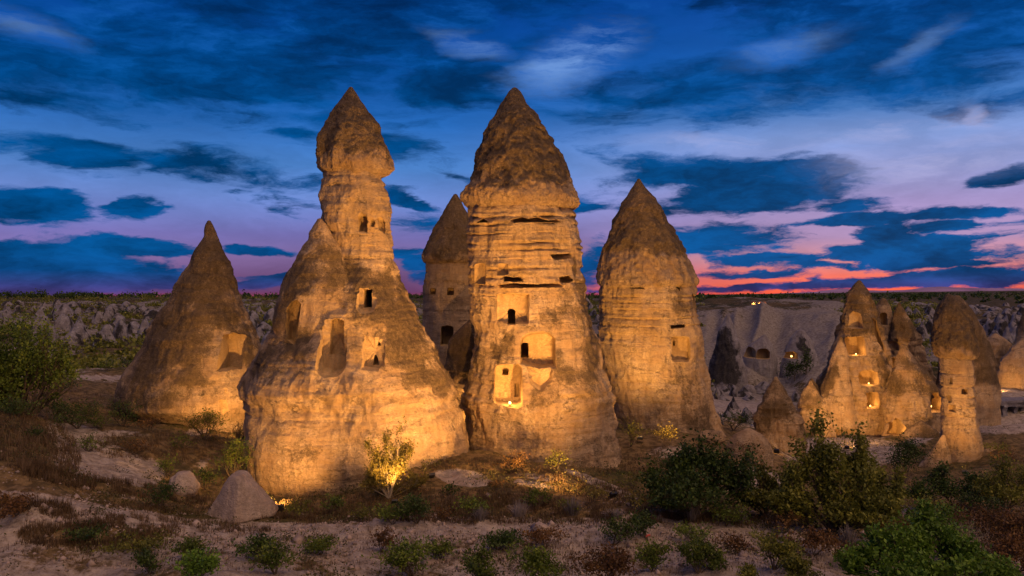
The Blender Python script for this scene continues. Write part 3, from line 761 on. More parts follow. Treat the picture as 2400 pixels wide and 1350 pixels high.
# ---- C: small chimney behind
pC = [(604,1003,1130),(625,1000,1134),(700,993,1142),(780,987,1150),(860,980,1158),(940,978,1165),(1060,975,1170)]
capC = [(456,1064,1071),(470,1055,1079),(490,1045,1088),(520,1030,1103),(550,1014,1118),(580,1001,1133),(600,994,1140),(610,994,1140),(618,1001,1132),(622,1015,1115)]
chimney('fairy_chimney', 'small rock chimney with dark pointed cap, half hidden between the two tallest', 'rock chimney',
    [dict(prof=pC, Y=YC_, depth=0.95, seg=200, dz=0.11, amp=0.6, bands=[(640,.08,.1),(662,.1,.08),(700,.1,.08),(730,.06,.12)])],
    niches=[(rect(1048,674,1064,692,3), 0, 0.8, 0.5, 0.0, 'window_opening'), (rect(1008,675,1022,690,3), 0, 0.5, 0.5, 0.0, 'window_opening'),
            (rect(1034,764,1062,808,6), 0, 1.2, 0.6, 0.0, 'niche')],
    caps=[dict(prof=capC, Y=YC_, depth=1.0, seg=200, dz=0.09, amp=0.7)], capcover=602, seed=3, yel=[(1050,680,60,50,0,.3)])
# ---- blocky outcrop between the chimneys
pBD = [(752,1098,1106),(765,1082,1116),(790,1058,1128),(820,1046,1138),(860,1042,1142),(920,1050,1140),(1000,1060,1135),(1100,1060,1135)]
chimney('rock_outcrop', 'dark round-topped rock wedged between the two tallest chimneys', 'rock',
    [dict(prof=pBD, Y=53.5, depth=0.8, seg=160, dz=0.1, amp=0.9)], pat=[('above', 900, 0.75)], pbase=0.25, seed=4)
# ---- D: largest chimney
pD = [(468,1112,1336),(490,1106,1342),(520,1102,1348),(560,1100,1353),(600,1099,1358),(640,1099,1362),(672,1101,1366),(690,1106,1366),(730,1109,1376),(790,1111,1392),(850,1106,1411),(900,1096,1428),(928,1088,1440),(948,1090,1437),(975,1095,1437),(1020,1098,1444),(1060,1100,1454),(1100,1101,1468),(1140,1100,1480),(1240,1100,1495)]
capD = [(207,1201,1211),(214,1194,1219),(250,1175,1238),(300,1151,1268),(350,1133,1299),(390,1118,1317),(415,1114,1328),(432,1108,1336),(445,1098,1343),(458,1091,1348),(470,1092,1352),(482,1100,1352),(492,1116,1340),(497,1140,1310)]
bandsD = [(515,0.24,0.10),(531,0.12,0.06),(552,0.10,0.06),(575,0.14,0.07),(590,0.18,0.08),(612,0.09,0.06),(632,0.18,0.09),(652,0.20,0.09),(668,0.22,0.09),(690,0.08,0.06),(918,0.10,0.10),(950,0.10,0.10),(1000,0.04,0.1),(1030,0.05,0.1),(1062,0.05,0.1)]
chimney('fairy_chimney', 'largest rock chimney with broad conical cap, deep ledges and one lamplit niche', 'rock chimney',
    [dict(prof=pD, Y=YD, depth=0.9, seg=440, dz=0.062, bands=bandsD)],
    niches=[([(1163,690),(1200,688),(1238,692),(1236,755),(1196,758),(1163,752)], 0, 0.50, 0.6, 0.04, 'niche'),
            (rect(1190,724,1208,760,5), 0, 2.2, 0.4, 0.0, 'doorway'),
            ([(1220,812),(1224,792),(1240,783),(1286,778),(1303,792),(1302,860),(1262,864),(1222,850)], 0, 1.25, 0.7, 0.12, 'niche'),
            (rect(1221,806,1240,842,3), 0, 3.2, 0.4, 0.0, 'doorway'),
            ([(1232,858),(1300,858),(1292,890),(1270,915),(1246,900)], 0, 0.45, 1.2, 0.2, 'niche'),
            ([(1158,862),(1172,855),(1214,855),(1222,864),(1222,944),(1214,950),(1162,948),(1157,940)], 0, 1.35, 0.5, 0.06, 'niche'),
            (rect(1177,866,1192,884,4), 0, 1.9, 0.3, 0.0, 'window_opening'),
            (rect(1178,896,1204,925,12), 0, 1.5, 0.4, 0.0, 'niche'),
            (rect(1206,905,1217,938,3), 0, 2.1, 0.3, 0.0, 'doorway'),
            (rect(1112,618,1138,664,4), 0, 0.35, 0.8, 0.0, 'niche'),
            (rect(1166,618,1190,644,4), 0, 0.30, 0.8, 0.0, 'niche'),
            ([(1180,648),(1222,650),(1225,660),(1182,660)], 0, 0.8, 0.8, 0.1, 'crevice'),
            ([(1165,667),(1200,663),(1250,666),(1300,664),(1335,668),(1332,674),(1170,675)], 0, 0.55, 0.8, 0.1, 'crevice'),
            ([(1310,650),(1335,645),(1345,656),(1330,664),(1312,662)], 0, 0.7, 0.8, 0.1, 'crevice'),
            ([(1290,598),(1345,592),(1350,604),(1300,610)], 0, 0.5, 0.8, 0.1, 'crevice'),
            ([(1200,516),(1225,510),(1240,514),(1260,508),(1285,516),(1310,512),(1320,520),(1205,523)], 0, 0.50, 0.8, 0.1, 'crevice'),
            ([(1116,522),(1132,512),(1146,522)], 0, 0.5, 0.5, 0.1, 'crevice')],
    caps=[dict(prof=capD, Y=YD, depth=0.92, seg=360, dz=0.055, amp=0.9)], capcover=425,
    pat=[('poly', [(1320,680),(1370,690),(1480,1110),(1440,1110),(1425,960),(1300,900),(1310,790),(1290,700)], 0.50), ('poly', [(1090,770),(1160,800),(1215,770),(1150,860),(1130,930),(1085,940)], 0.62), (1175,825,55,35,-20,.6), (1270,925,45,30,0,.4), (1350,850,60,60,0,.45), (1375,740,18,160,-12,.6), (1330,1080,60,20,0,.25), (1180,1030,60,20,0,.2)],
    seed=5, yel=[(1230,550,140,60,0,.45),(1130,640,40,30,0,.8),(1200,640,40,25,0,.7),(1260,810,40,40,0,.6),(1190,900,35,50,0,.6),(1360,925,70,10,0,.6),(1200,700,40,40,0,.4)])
# ---- E: rounded chimney on the right
pE = [(648,1411,1621),(680,1408,1626),(720,1406,1632),(760,1404,1637),(830,1407,1644),(880,1416,1655),(920,1426,1664),(960,1434,1675),(1000,1440,1688),(1030,1445,1700),(1060,1448,1708),(1130,1450,1715)]
capE = [(420,1494,1500),(430,1488,1506),(455,1474,1520),(480,1462,1540),(530,1440,1567),(580,1420,1592),(615,1411,1609),(645,1407,1621),(658,1407,1626),(668,1411,1625),(676,1424,1616),(680,1450,1590)]
bandsE = [(672,0.16,0.1),(694,0.16,0.08),(706,0.1,0.07),(722,0.1,0.08),(742,0.14,0.08),(760,0.10,0.08),(790,0.08,0.08),(884,0.07,0.08)]
chimney('fairy_chimney', 'wide rock chimney with tall rounded dark cap and yellow-lit shaft, standing right of the middle', 'rock chimney',
    [dict(prof=pE, Y=YE, depth=0.92, seg=340, dz=0.085, bands=bandsE)],
    niches=[(rect(1572,790,1616,845,4,8), 0, 0.55, 0.8, 0.05, 'niche'), ([(1570,762),(1606,760),(1606,768),(1572,770)], 0, 0.8, 0.6, 0.0, 'crevice'),
            ([(1576,668),(1594,662),(1592,684)], 0, 0.7, 0.5, 0.0, 'crevice'), (rect(1582,800,1587,812), 0, 1.4, 0.2, 0.0, 'window_opening'),
            ([(1475,676),(1500,670),(1512,678)], 0, 0.5, 0.5, 0.0, 'crevice'), ([(1615,690),(1640,700),(1640,740),(1622,730)], 0, 0.6, 1.5, 0.0, 'crevice')],
    caps=[dict(prof=capE, Y=YE, depth=0.95, seg=300, dz=0.07, amp=0.9)], capcover=598,
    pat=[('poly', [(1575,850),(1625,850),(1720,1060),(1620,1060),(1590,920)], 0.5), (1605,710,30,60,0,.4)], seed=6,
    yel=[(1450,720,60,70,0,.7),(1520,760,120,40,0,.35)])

# ---- right-hand group
YF = 84.0
pF1 = [(658,2011,2017),(668,2002,2022),(690,1990,2034),(720,1977,2047),(760,1967,2060),(800,1960,2070),(850,1946,2080),(900,1926,2090),(950,1905,2100),(1000,1885,2110),(1050,1870,2120),(1110,1860,2125)]
pF1b = [(888,1899,1904),(905,1888,1915),(930,1877,1930),(960,1872,1942),(1000,1874,1960),(1050,1870,1980)]
pF1c = [(790,1968,1974),(830,1952,1985),(880,1936,1990),(930,1920,2000),(1000,1900,2010)]
chimney('rock_pinnacle', 'highest sharp pinnacle of the right-hand group with three lamplit niches one above another', 'rock pinnacle',
    [dict(prof=pF1, Y=YF, depth=0.8, seg=260, dz=0.12, amp=1.8), dict(prof=pF1b, Y=YF-2, depth=0.8, seg=90, dz=0.15, amp=1.0), dict(prof=pF1c, Y=YF-2.6, depth=0.8, seg=90, dz=0.15, amp=1.0)],
    niches=[(rect(1986,790,2028,833,0,4), 0, 1.9, 0.4, 0.05, 'niche'), (rect(2013,868,2058,903,8,8), 0, 1.7, 0.4, 0.05, 'niche'), (rect(2026,920,2056,956,3,6), 0, 1.5, 0.4, 0.05, 'niche'),
            ([(1992,740),(2003,728),(2016,738),(2018,768),(1990,768)], 0, 0.5, 0.6, 0.05, 'niche'),
            ([(2040,748),(2056,752),(2066,820),(2050,800)], 0, 0.5, 0.6, 0.05, 'niche')],
    pat=[('above', 800, 0.7), (1935,900,22,70,30,.7), (1905,900,20,20,0,.7), (2070,860,16,90,-10,.6)], seed=7)
pF2 = [(700,2066,2074),(708,2058,2082),(725,2052,2090),(760,2054,2092),(800,2056,2100),(880,2060,2110),(1000,2060,2120)]
chimney('rock_pinnacle', 'short knob-topped pinnacle just right of the highest pinnacle in the right-hand group', 'rock pinnacle',
    [dict(prof=pF2, Y=YF+3, depth=0.8, seg=120, dz=0.15, amp=1.0)], niches=[(rect(2064,732,2080,762,6), 0, 1.0, 0.5, 0.0, 'niche')], pat=[('above', 730, 0.6)], seed=8)
pF3 = [(710,2105,2110),(722,2098,2118),(745,2092,2130),(780,2086,2146),(820,2084,2160),(870,2080,2180),(930,2080,2200),(1020,2078,2215)]
chimney('rock_pinnacle', 'brown pinnacle behind the speckled front cone in the right-hand group', 'rock pinnacle',
    [dict(prof=pF3, Y=YF+2, depth=0.8, seg=160, dz=0.13, amp=1.9)], niches=[(rect(2080,838,2106,880,4), 0, 1.6, 0.6, 0.0, 'niche'), (rect(2088,800,2112,822,10), 0, 1.0, 0.8, 0.0, 'niche')], pat=[('above', 800, 0.6)], pbase=0.1, seed=9)
pF4 = [(808,2113,2119),(820,2107,2128),(850,2098,2150),(900,2088,2180),(950,2080,2200),(1000,2074,2210),(1040,2068,2214),(1100,2060,2218)]
chimney('rock_cone', 'speckled brown cone with a small arched lit doorway at its foot', 'rock cone',
    [dict(prof=pF4, Y=YF-5, depth=0.8, seg=220, dz=0.12, amp=1.6)],
    niches=[([(2092,1022),(2096,995),(2106,982),(2116,986),(2122,1000),(2120,1024)], 0, 1.8, 0.4, 0.0, 'doorway'), (rect(2170,920,2204,962,16), 0, 1.8, 0.6, 0.0, 'niche')],
    pat=[('above', 940, 0.55), (2150,1000,40,30,0,.4)], pbase=0.15, seed=10)
YG = 64.0
pG = [(826,2202,2280),(840,2205,2278),(900,2208,2280),(950,2209,2283),(975,2212,2285),(985,2210,2286),(1040,2211,2296),(1080,2210,2306),(1120,2208,2312),(1190,2206,2316)]
pGs = [(1020,2208,2214),(1050,2188,2222),(1080,2166,2226),(1110,2146,2228),(1140,2128,2230),(1190,2110,2230)]
pGr = [(1045,2330,2338),(1058,2300,2350),(1080,2290,2358),(1110,2280,2362),(1160,2270,2365)]
capG = [(690,2218,2226),(698,2212,2244),(705,2207,2252),(730,2198,2264),(760,2193,2273),(800,2190,2282),(822,2193,2284),(834,2199,2283),(842,2212,2272),(846,2230,2250)]
chimney('fairy_chimney', 'slender banded rock column carrying a tall brown cap, near the right edge', 'rock chimney',
    [dict(prof=pG, Y=YG, depth=0.95, seg=200, dz=0.09, amp=0.7, bands=[(850,.08,.1),(875,.12,.08),(905,.14,.08),(930,.14,.08),(955,.14,.08),(975,.18,.08),(1000,.08,.08),(1030,.06,.1)]),
     dict(prof=pGs, Y=YG-1, depth=0.5, seg=110, dz=0.12, amp=0.8), dict(prof=pGr, Y=YG, depth=0.6, seg=90, dz=0.12, amp=0.8)],
    niches=[(rect(2231,886,2235,901), 0, 0.8, 0.5, 0.0, 'window_opening'), (rect(2231,928,2236,946), 0, 0.8, 0.5, 0.0, 'window_opening'), (rect(2252,912,2266,924), 0, 0.4, 0.5, 0.0, 'window_opening'), (rect(2232,950,2242,966), 0, 0.6, 0.5, 0.0, 'window_opening')],
    caps=[dict(prof=capG, Y=YG, depth=0.95, seg=200, dz=0.08, amp=0.8)], capcover=825, pat=[('poly', [(2210,1010),(2210,1140),(2120,1160),(2120,1100)], .5)], seed=11)
pH = [(694,2238,2248),(706,2232,2262),(730,2226,2278),(770,2220,2298),(810,2214,2314),(850,2208,2326),(880,2205,2332),(920,2202,2336),(1040,2200,2340)]
chimney('rock_cone', 'broad dark brown cone rising directly behind the slender capped column', 'rock cone',
    [dict(prof=pH, Y=82, depth=0.8, seg=160, dz=0.15, amp=1.0)], pat=[('above', 900, 0.7)], seed=12)
pI = [(884,1816,1821),(895,1809,1828),(920,1798,1842),(955,1784,1857),(990,1776,1870),(1030,1770,1878),(1070,1768,1884),(1140,1765,1890)]
chimney('rock_cone', 'small brown mottled cone standing alone in front of the dark gullied hillside', 'rock cone',
    [dict(prof=pI, Y=64, depth=0.8, seg=170, dz=0.1, amp=1.6)], pat=[('above', 1010, 0.5)], pbase=0.3, seed=13)
pJ = [(1009,1745,1765),(1014,1730,1780),(1026,1714,1794),(1045,1704,1804),(1075,1700,1808),(1120,1700,1806),(1160,1700,1806)]
chimney('rock_dome', 'smooth pale dome of rock between the dark tree and the small mottled cone', 'rock',
    [dict(prof=pJ, Y=54, depth=0.9, seg=140, dz=0.1, amp=0.6)], pat=[], pbase=0.08, seed=14)
pK = [(722,2402,2408),(760,2388,2425),(800,2378,2440),(850,2365,2460),(900,2350,2470),(950,2350,2470)]
chimney('rock_cone', 'brown cone cut off by the right edge of the view', 'rock cone', [dict(prof=pK, Y=112, depth=0.8, seg=100, dz=0.18)], pat=[('above', 800, .6)], seed=15)
pL1 = [(783,2330,2336),(795,2315,2350),(815,2302,2364),(850,2296,2372),(900,2290,2380),(940,2290,2380)]
chimney('rock_outcrop', 'jagged lamplit outcrop beyond the slender column, left of the cut-off cone', 'rock', [dict(prof=pL1, Y=116, depth=0.8, seg=100, dz=0.18, amp=1.6)], pbase=0.1, seed=16)
pL2 = [(795,2392,2400),(815,2372,2420),(845,2352,2440),(872,2344,2450),(910,2340,2460),(960,2340,2460)]
chimney('rock_outcrop', 'rounded lamplit mound at the right edge below the cut-off cone', 'rock', [dict(prof=pL2, Y=108, depth=0.8, seg=100, dz=0.18, amp=1.3)], pbase=0.1, seed=17)
for nm_, lb_, pf_, yy_, sd_ in [
 ('rock_outcrop','low jagged rock spur at the left foot of the highest pinnacle',[(893,1897,1902),(915,1884,1916),(950,1874,1934),(1000,1868,1950),(1060,1866,1960)],YF-5,63),
 ('rock_outcrop','low pale rock shoulder under the speckled cone',[(990,2150,2168),(1005,2130,2190),(1030,2110,2205),(1060,2100,2212),(1100,2095,2215)],YF-9,64),
 ]:
    chimney(nm_, lb_, 'rock', [dict(prof=pf_, Y=yy_, depth=0.7, seg=110, dz=0.15, amp=1.5)], pat=[('above', pf_[2][0]+30, 0.55)], pbase=0.12, seed=sd_)
# dark cone against the hillside, and rock houses on the slope
pN = [(738,1703,1708),(755,1694,1716),(790,1682,1728),(830,1672,1738),(870,1662,1746),(892,1656,1750),(930,1650,1756)]
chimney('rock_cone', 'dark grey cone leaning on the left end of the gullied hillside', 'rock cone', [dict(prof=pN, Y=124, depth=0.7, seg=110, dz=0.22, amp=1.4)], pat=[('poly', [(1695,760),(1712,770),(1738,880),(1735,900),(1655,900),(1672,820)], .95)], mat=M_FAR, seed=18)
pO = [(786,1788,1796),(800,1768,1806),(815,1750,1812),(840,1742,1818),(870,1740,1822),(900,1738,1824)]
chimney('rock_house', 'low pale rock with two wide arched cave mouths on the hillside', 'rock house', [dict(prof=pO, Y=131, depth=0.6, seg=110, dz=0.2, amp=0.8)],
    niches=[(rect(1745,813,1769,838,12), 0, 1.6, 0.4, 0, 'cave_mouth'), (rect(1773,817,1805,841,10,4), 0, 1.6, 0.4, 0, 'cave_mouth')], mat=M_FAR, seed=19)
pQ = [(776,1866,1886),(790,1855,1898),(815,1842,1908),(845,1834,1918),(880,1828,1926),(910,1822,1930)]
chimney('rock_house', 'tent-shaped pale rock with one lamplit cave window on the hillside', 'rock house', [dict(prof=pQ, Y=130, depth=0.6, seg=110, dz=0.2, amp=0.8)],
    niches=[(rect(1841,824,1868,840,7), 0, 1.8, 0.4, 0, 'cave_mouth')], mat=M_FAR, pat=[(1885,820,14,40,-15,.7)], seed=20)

# ---- rock-cut wall with openings, far right
def rock_wall():
    loc = W(2350, 980, 99); loc.z = gz(loc.x, loc.y)
    root = empty('cave_wall', loc, 'low rock-cut wall with a row of dark square doorways at the right edge', 'cave wall')
    Y = 99.0; s = Y/F
    nx, nz = 180, 34
    x = np.linspace(2284, 2480, nx); top = 938+np.interp(x, [2284,2400,2480], [4, 0, -2]); bot = 1000+x*0
    bm = []
    U = np.linspace(0, 1, nz)
    grid = []
    prof_y = [3.0, 0.0]
    Pf = np.zeros((nz, nx, 3))
    for i, u in enumerate(U):
        row = top+(bot-top)*u
        Pf[i,:,0] = (x-1200)*s; Pf[i,:,2] = CZ-(row-HOR)*s
        Pf[i,:,1] = Y
    fl = Pf.reshape(-1,3); d = fbm(fl*0.6, 4, 7)*0.35+np.tanh(3*pn(fl*np.array([0.05,0.05,2.2]), 9))*0.12
    fl[:,1] -= d
    back = fl.copy(); back[:,1] = Y+5
    V = np.concatenate([fl, back])
    idx = np.arange(nz*nx).reshape(nz, nx); M = nz*nx
    Q = np.stack([idx[:-1,:-1], idx[1:,:-1], idx[1:,1:], idx[:-1,1:]], -1).reshape(-1,4)
    Qb = Q[:, ::-1]+M
    def strip(a): return np.stack([a[:-1], a[1:], a[1:]+M, a[:-1]+M], 1)
    per = [strip(idx[0]), strip(idx[:,-1]), strip(idx[-1][::-1]), strip(idx[:,0][::-1])]
    Fc = np.concatenate([Q, Qb]+per)
    me = np_mesh('w', V, Fc)
    import bmesh
    bmm = bmesh.new(); bmm.from_mesh(me); bmesh.ops.recalc_face_normals(bmm, faces=bmm.faces)
    if bmm.calc_volume(signed=True) < 0: bmesh.ops.reverse_faces(bmm, faces=bmm.faces)
    bmm.to_mesh(me); bmm.free()
    ops = [(2298,952,2312,974),(2331,950,2349,972),(2361,952,2378,974),(2386,954,2397,972),(2404,952,2418,974)]
    cuts = [prism(rect(*o_), Y, Y-3, Y+2.2, k+1, 0.5, 0.0, k) for k, o_ in enumerate(ops)]
    res = to_obj_mesh([me], cuts, len(ops))
    for k, (m, Vv) in split_mesh(res, loc).items():
        fattr(m, 'pat', np.clip(0.2+fbm(Vv*0.3, 2, 3), 0, 1)*0.5 if k == 0 else np.zeros(len(Vv))); fattr(m, 'yel', np.zeros(len(Vv)))
        m.set_sharp_from_angle(angle=math.radians(45))
        link('rock_face' if k == 0 else 'doorway', m, M_FAR, root)
rock_wall()

# ---- boulders
M_PALE = rock_material('pale_boulder_rock', (0.45,0.36,0.285), (0.36,0.275,0.21), (0.13,0.10,0.07), 0.1, 0.6)
def boulder(name, label, px, py, w, h, Y=None, seed=0, peak=0.0, mat=None, pbase=0.1, pat=(), loc=None, res=48, amp=1.0, planes=None):
    p = loc or (place(px, py) if Y is None else W(px, py, Y))
    s = p.y/F; n = res*2
    u = np.linspace(0, math.pi, res); v = np.linspace(0, 2*math.pi, n, endpoint=False)
    Vv, U = np.meshgrid(v, u[1:-1])
    st = np.sin(U)**0.8; 
    X = np.cos(Vv)*st; Yv = np.sin(Vv)*st; Z = np.cos(U)
    P = np.stack([X.ravel(), Yv.ravel(), Z.ravel()], 1)
    P = np.concatenate([[[0,0,1]], P, [[0,0,-1]]])
    rr = 1-peak*np.clip((P[:,2]+0.3)/1.3, 0, 1)
    if planes is None: P[:,0] *= rr; P[:,1] *= rr
    if planes is not None:
        q = np.zeros(len(P)); dirs = P/np.maximum(np.linalg.norm(P, axis=1), 1e-6)[:,None]
        for (a, b, c, dd) in planes:
            nn = np.array([a,b,c])/math.sqrt(a*a+b*b+c*c); q += np.maximum(dirs@nn/dd, 0)**18
        P = dirs*(q**(-1/18))[:,None]; rr = 1
    k = 1+fbm(P*1.1+seed*3.3, 3, seed)*0.28*amp; P *= k[:,None]
    P = P*np.array([w*s/2, w*s/2*0.9, h*s*0.62]) ; P[:,2] += h*s*0.38
    P += (fbm(P*2.5, 3, seed+4)*0.05*amp)[:,None]
    m_ = (res-2)
    i = (np.arange(m_-1)[:,None]*n)+1; j = np.arange(n)[None,:]; j2 = (j+1)%n
    Q = np.stack([i+j, i+n+j, i+n+j2, i+j2], -1).reshape(-1,4)
    T1 = np.stack([np.zeros(n, int), 1+np.arange(n), 1+(np.arange(n)+1)%n], 1)
    e = 1+(m_-1)*n; T2 = np.stack([np.full(n, len(P)-1), e+(np.arange(n)+1)%n, e+np.arange(n)], 1)
    li = np.concatenate([Q.ravel(), T1.ravel(), T2.ravel()]); ls = np.concatenate([np.arange(len(Q))*4, len(Q)*4+np.arange(2*n)*3])
    me = np_mesh(name, P, li=li, ls=ls)
    Wd = P+np.array(p)
    fattr(me, 'pat', patina(Wd, list(pat), pbase, seed, Yc=p.y)); fattr(me, 'yel', np.zeros(len(P)))
    o = link(name, me, mat or M_ROCK, None, p)
    return tag(o, label, 'boulder')
boulder('boulder', 'big pale angular boulder with one side lit, in front of the tall chimney at left', 561, 1216, 158, 116, seed=3, amp=0.22, pbase=0.08, mat=M_PALE, res=64, planes=[(-.5,-.85,.18,.62),(.75,-.65,.12,.66),(-.88,0,.52,.60),(.80,.05,.55,.62),(0,.9,.3,.7),(0,0,1,.88),(-1,0,0,1),(1,0,0,.98),(0,0,-1,.6)])
boulder('boulder', 'smaller rounded pale boulder left of the big angular boulder', 430, 1160, 74, 52, seed=6, peak=0.2, amp=0.6, pbase=0.04, mat=M_PALE)
boulder('boulder', 'small grey boulder on the dry verge under the dark bushy tree', 1733, 1222, 38, 24, seed=8, mat=M_FAR, pbase=0.1)
boulder('boulder', 'pale broken block beside the foot of the wide chimney, left of the dome rock', 1668, 1040, 60, 30, seed=9, pbase=0.15)

# ---- far pale rocks
def far_rocks():
    vs = []
    for k in range(6):
        n, seg = 22, 34
        t = np.linspace(0, 1, n); rad = [0.02+0.98*t**0.5, np.sin(t*math.pi/2)**0.6, 0.05+0.95*t**0.7, np.sqrt(t)*0.98+0.02, np.sin(t*math.pi/2)**0.5, np.sin(t*math.pi/2)][k]
        th = np.linspace(0, 2*math.pi, seg, endpoint=False)
        T, Z = np.meshgrid(th, t); Rr = np.repeat(rad[:,None], seg, 1)
        P = np.stack([(np.cos(T)*Rr).ravel(), (np.sin(T)*Rr).ravel(), ((1-Z)*1.25-0.25).ravel()], 1)
        d = fbm(P*1.5+k*5, 4, k)*0.35+ridged(P*np.array([2.5,2.5,0.8]), 2, k+3)*0.10
        P[:,0] *= 1+d; P[:,1] *= 1+d; P[:,2] += fbm(P*1.3, 2, k+8)*0.15*(Rr.ravel())
        i = np.arange(n-1)[:,None]*seg; j = np.arange(seg)[None,:]; j2 = (j+1)%seg
        Q = np.stack([i+j, i+seg+j, i+seg+j2, i+j2], -1).reshape(-1,4)
        cap_ = np.stack([np.full(seg, len(P)), np.arange(seg), (np.arange(seg)+1)%seg], 1)
        P2 = np.concatenate([P, [[0,0,P[:seg,2].mean()+0.02]]])
        li = np.concatenate([Q.ravel(), cap_.ravel()]); ls = np.concatenate([np.arange(len(Q))*4, len(Q)*4+np.arange(seg)*3])
        me = np_mesh('valley_rock', P2, li=li, ls=ls)
        fattr(me, 'pat', np.clip(0.30+fbm(P2*1.2, 3, k+20)*1.4, 0, 1)*0.95); fattr(me, 'yel', np.zeros(len(P2)))
        me.materials.append(M_FAR); vs.append(me)
    rs = np.random.RandomState(12)
    def put(px, py, w, h, label, group, lo=90):
        p = place(px, py, lo, 420); s = p.y/F
        o = bpy.data.objects.new('valley_rock', vs[rs.randint(6)]); COL.objects.link(o)
        o.location = p-Vector((0, 0, 0.1*h*s)); o.rotation_euler = (0, 0, rs.uniform(0, 6.28)); o.scale = (w*s/2, w*s/2*rs.uniform(.7,1), h*s*1.1)
        tag(o, label, 'rock', group)
    gl = 'pale eroded rocks on the far side of the left valley'
    lab = 'pale rounded rock among many eroded ones beyond the valley at left'
    for (px, py, w, h, lb) in [(183,806,60,50,'broad egg-shaped pale rock beyond the left valley, behind the leafy left tree'),(250,806,58,46,'pointed pale rock beyond the left valley, between the egg-shaped rock and the cone'),
                           (282,806,52,58,'tall humped pale rock beyond the left valley, close to the left cone'),(340,800,56,54,'twin-ridged pale rock beyond the left valley, touching the outline of the left cone')]:
        put(px, py, w, h, lb, 'pale eroded rocks on the far side of the left valley')
    for row, (py, n, x0, x1, w, h) in enumerate([(806,10,20,700,56,46),(775,14,20,700,48,36),(752,16,10,720,44,32),(735,18,0,720,34,22),(722,18,0,720,30,14)]):
        for k in range(n):
            x = x0+(x1-x0)*(k+rs.uniform(0,1))/n
            if 420 < x < 565 or x > 660: continue
            wh = 'behind the leafy left tree' if x < 120 else ('left of the plain cone' if x < 420 else 'between the plain cone and the tall chimney')
            rw = ['in the nearest row','in the second row','in the middle rows','high up','right under the skyline'][row]
            put(x, py+rs.uniform(-6,6), w*rs.uniform(.6,1.25), h*rs.uniform(.6,1.2), 'pale eroded rock %s, %s' % (rw, wh), gl)
    gr = 'pale eroded rocks across the right valley'; labr = 'bluish pale rock among many eroded ones beyond the right-hand group'
    for row, (py, n, x0, x1, w, h) in enumerate([(835,12,2080,2440,44,34),(805,14,2080,2440,44,34),(780,16,2060,2440,38,30),(758,18,2050,2440,36,24),(738,20,2040,2440,30,16),(722,20,2040,2440,30,10)]):
        for k in range(n):
            x = x0+(x1-x0)*(k+rs.uniform(0,1))/n
            if 2195 < x < 2270 or x < 2085: continue
            wh = 'between the brown pinnacle and the slender column' if x < 2200 else 'right of the slender column'
            rw = ['in the nearest row','in the second row','in the third row','in the fourth row','high up','right under the skyline'][row]
            put(x, py+rs.uniform(-6,6), w*rs.uniform(.6,1.25), h*rs.uniform(.6,1.2), 'bluish eroded rock %s, %s' % (rw, wh), gr)
    gm = 'pale eroded rocks below the gullied hillside'; labm = 'small pale rock below the gullied hillside, right of the wide chimney'
    for k in range(34):
        x, y, w_ = rs.uniform(1655,1880), rs.uniform(915,1010), rs.uniform(16,46)
        lbm = '%s pale rock %s, %s' % ('large' if w_ > 34 else ('mid-sized' if w_ > 24 else 'small'), 'right beside the foot of the wide chimney' if x < 1725 else ('left of the small mottled cone' if x < 1790 else 'behind the small mottled cone'), 'close to the hillside' if y < 950 else ('halfway down the slope' if y < 980 else 'near the dome rock'))
        put(x, y, w_, rs.uniform(10,34), lbm, gm, 70)
    gx = 'pale eroded rocks in the gap between chimneys'; labx = 'pale rock seen through the gap right of the largest chimney'
    for k in range(10):
        y = 715+7.5*k
        put(rs.uniform(1368,1410), y, rs.uniform(14,26), rs.uniform(10,20), 'pale rock in the gap right of the largest chimney, %s' % ['topmost','second from the top','third from the top','fourth from the top','fifth from the top','fifth from the bottom','fourth from the bottom','third from the bottom','second from the bottom','lowest'][k], gx, 110)
far_rocks()

# ------------------------------------------------------------------ vegetation
def tube(path, rads, seg=5):
    V = []; Fc = []
    for k, (p, r) in enumerate(zip(path, rads)):
        d = (path[min(k+1, len(path)-1)]-path[max(k-1, 0)]).normalized()
        a = d.orthogonal().normalized(); b = d.cross(a)
        for q in range(seg):
            t = 2*math.pi*q/seg; V.append(p+a*math.cos(t)*r+b*math.sin(t)*r)
    for k in range(len(path)-1):
        for q in range(seg):
            Fc.append((k*seg+q, k*seg+(q+1)%seg, (k+1)*seg+(q+1)%seg, (k+1)*seg+q))
    return V, Fc
def leaves(centers, size, rs, aspect=0.55, updir=0.35):
    n = len(centers); c = np.asarray(centers)
    d = rs.normal(size=(n,3)); d[:,2] += updir; d /= np.linalg.norm(d, axis=1)[:,None]
    t = rs.normal(size=(n,3)); s = np.cross(d, t); s /= np.linalg.norm(s, axis=1)[:,None]
    nn = np.cross(d, s)
    L = size*rs.uniform(0.6, 1.3, n)[:,None]; w = L*aspect
    a = c; b = c+d*L*0.5+s*w*0.5+nn*L*0.08; e = c+d*L+nn*L*0.02; f = c+d*L*0.5-s*w*0.5+nn*L*0.08
    V = np.stack([a,b,e,f], 1).reshape(-1,3)
    Q = np.arange(n*4).reshape(-1,4)
    return V, Q
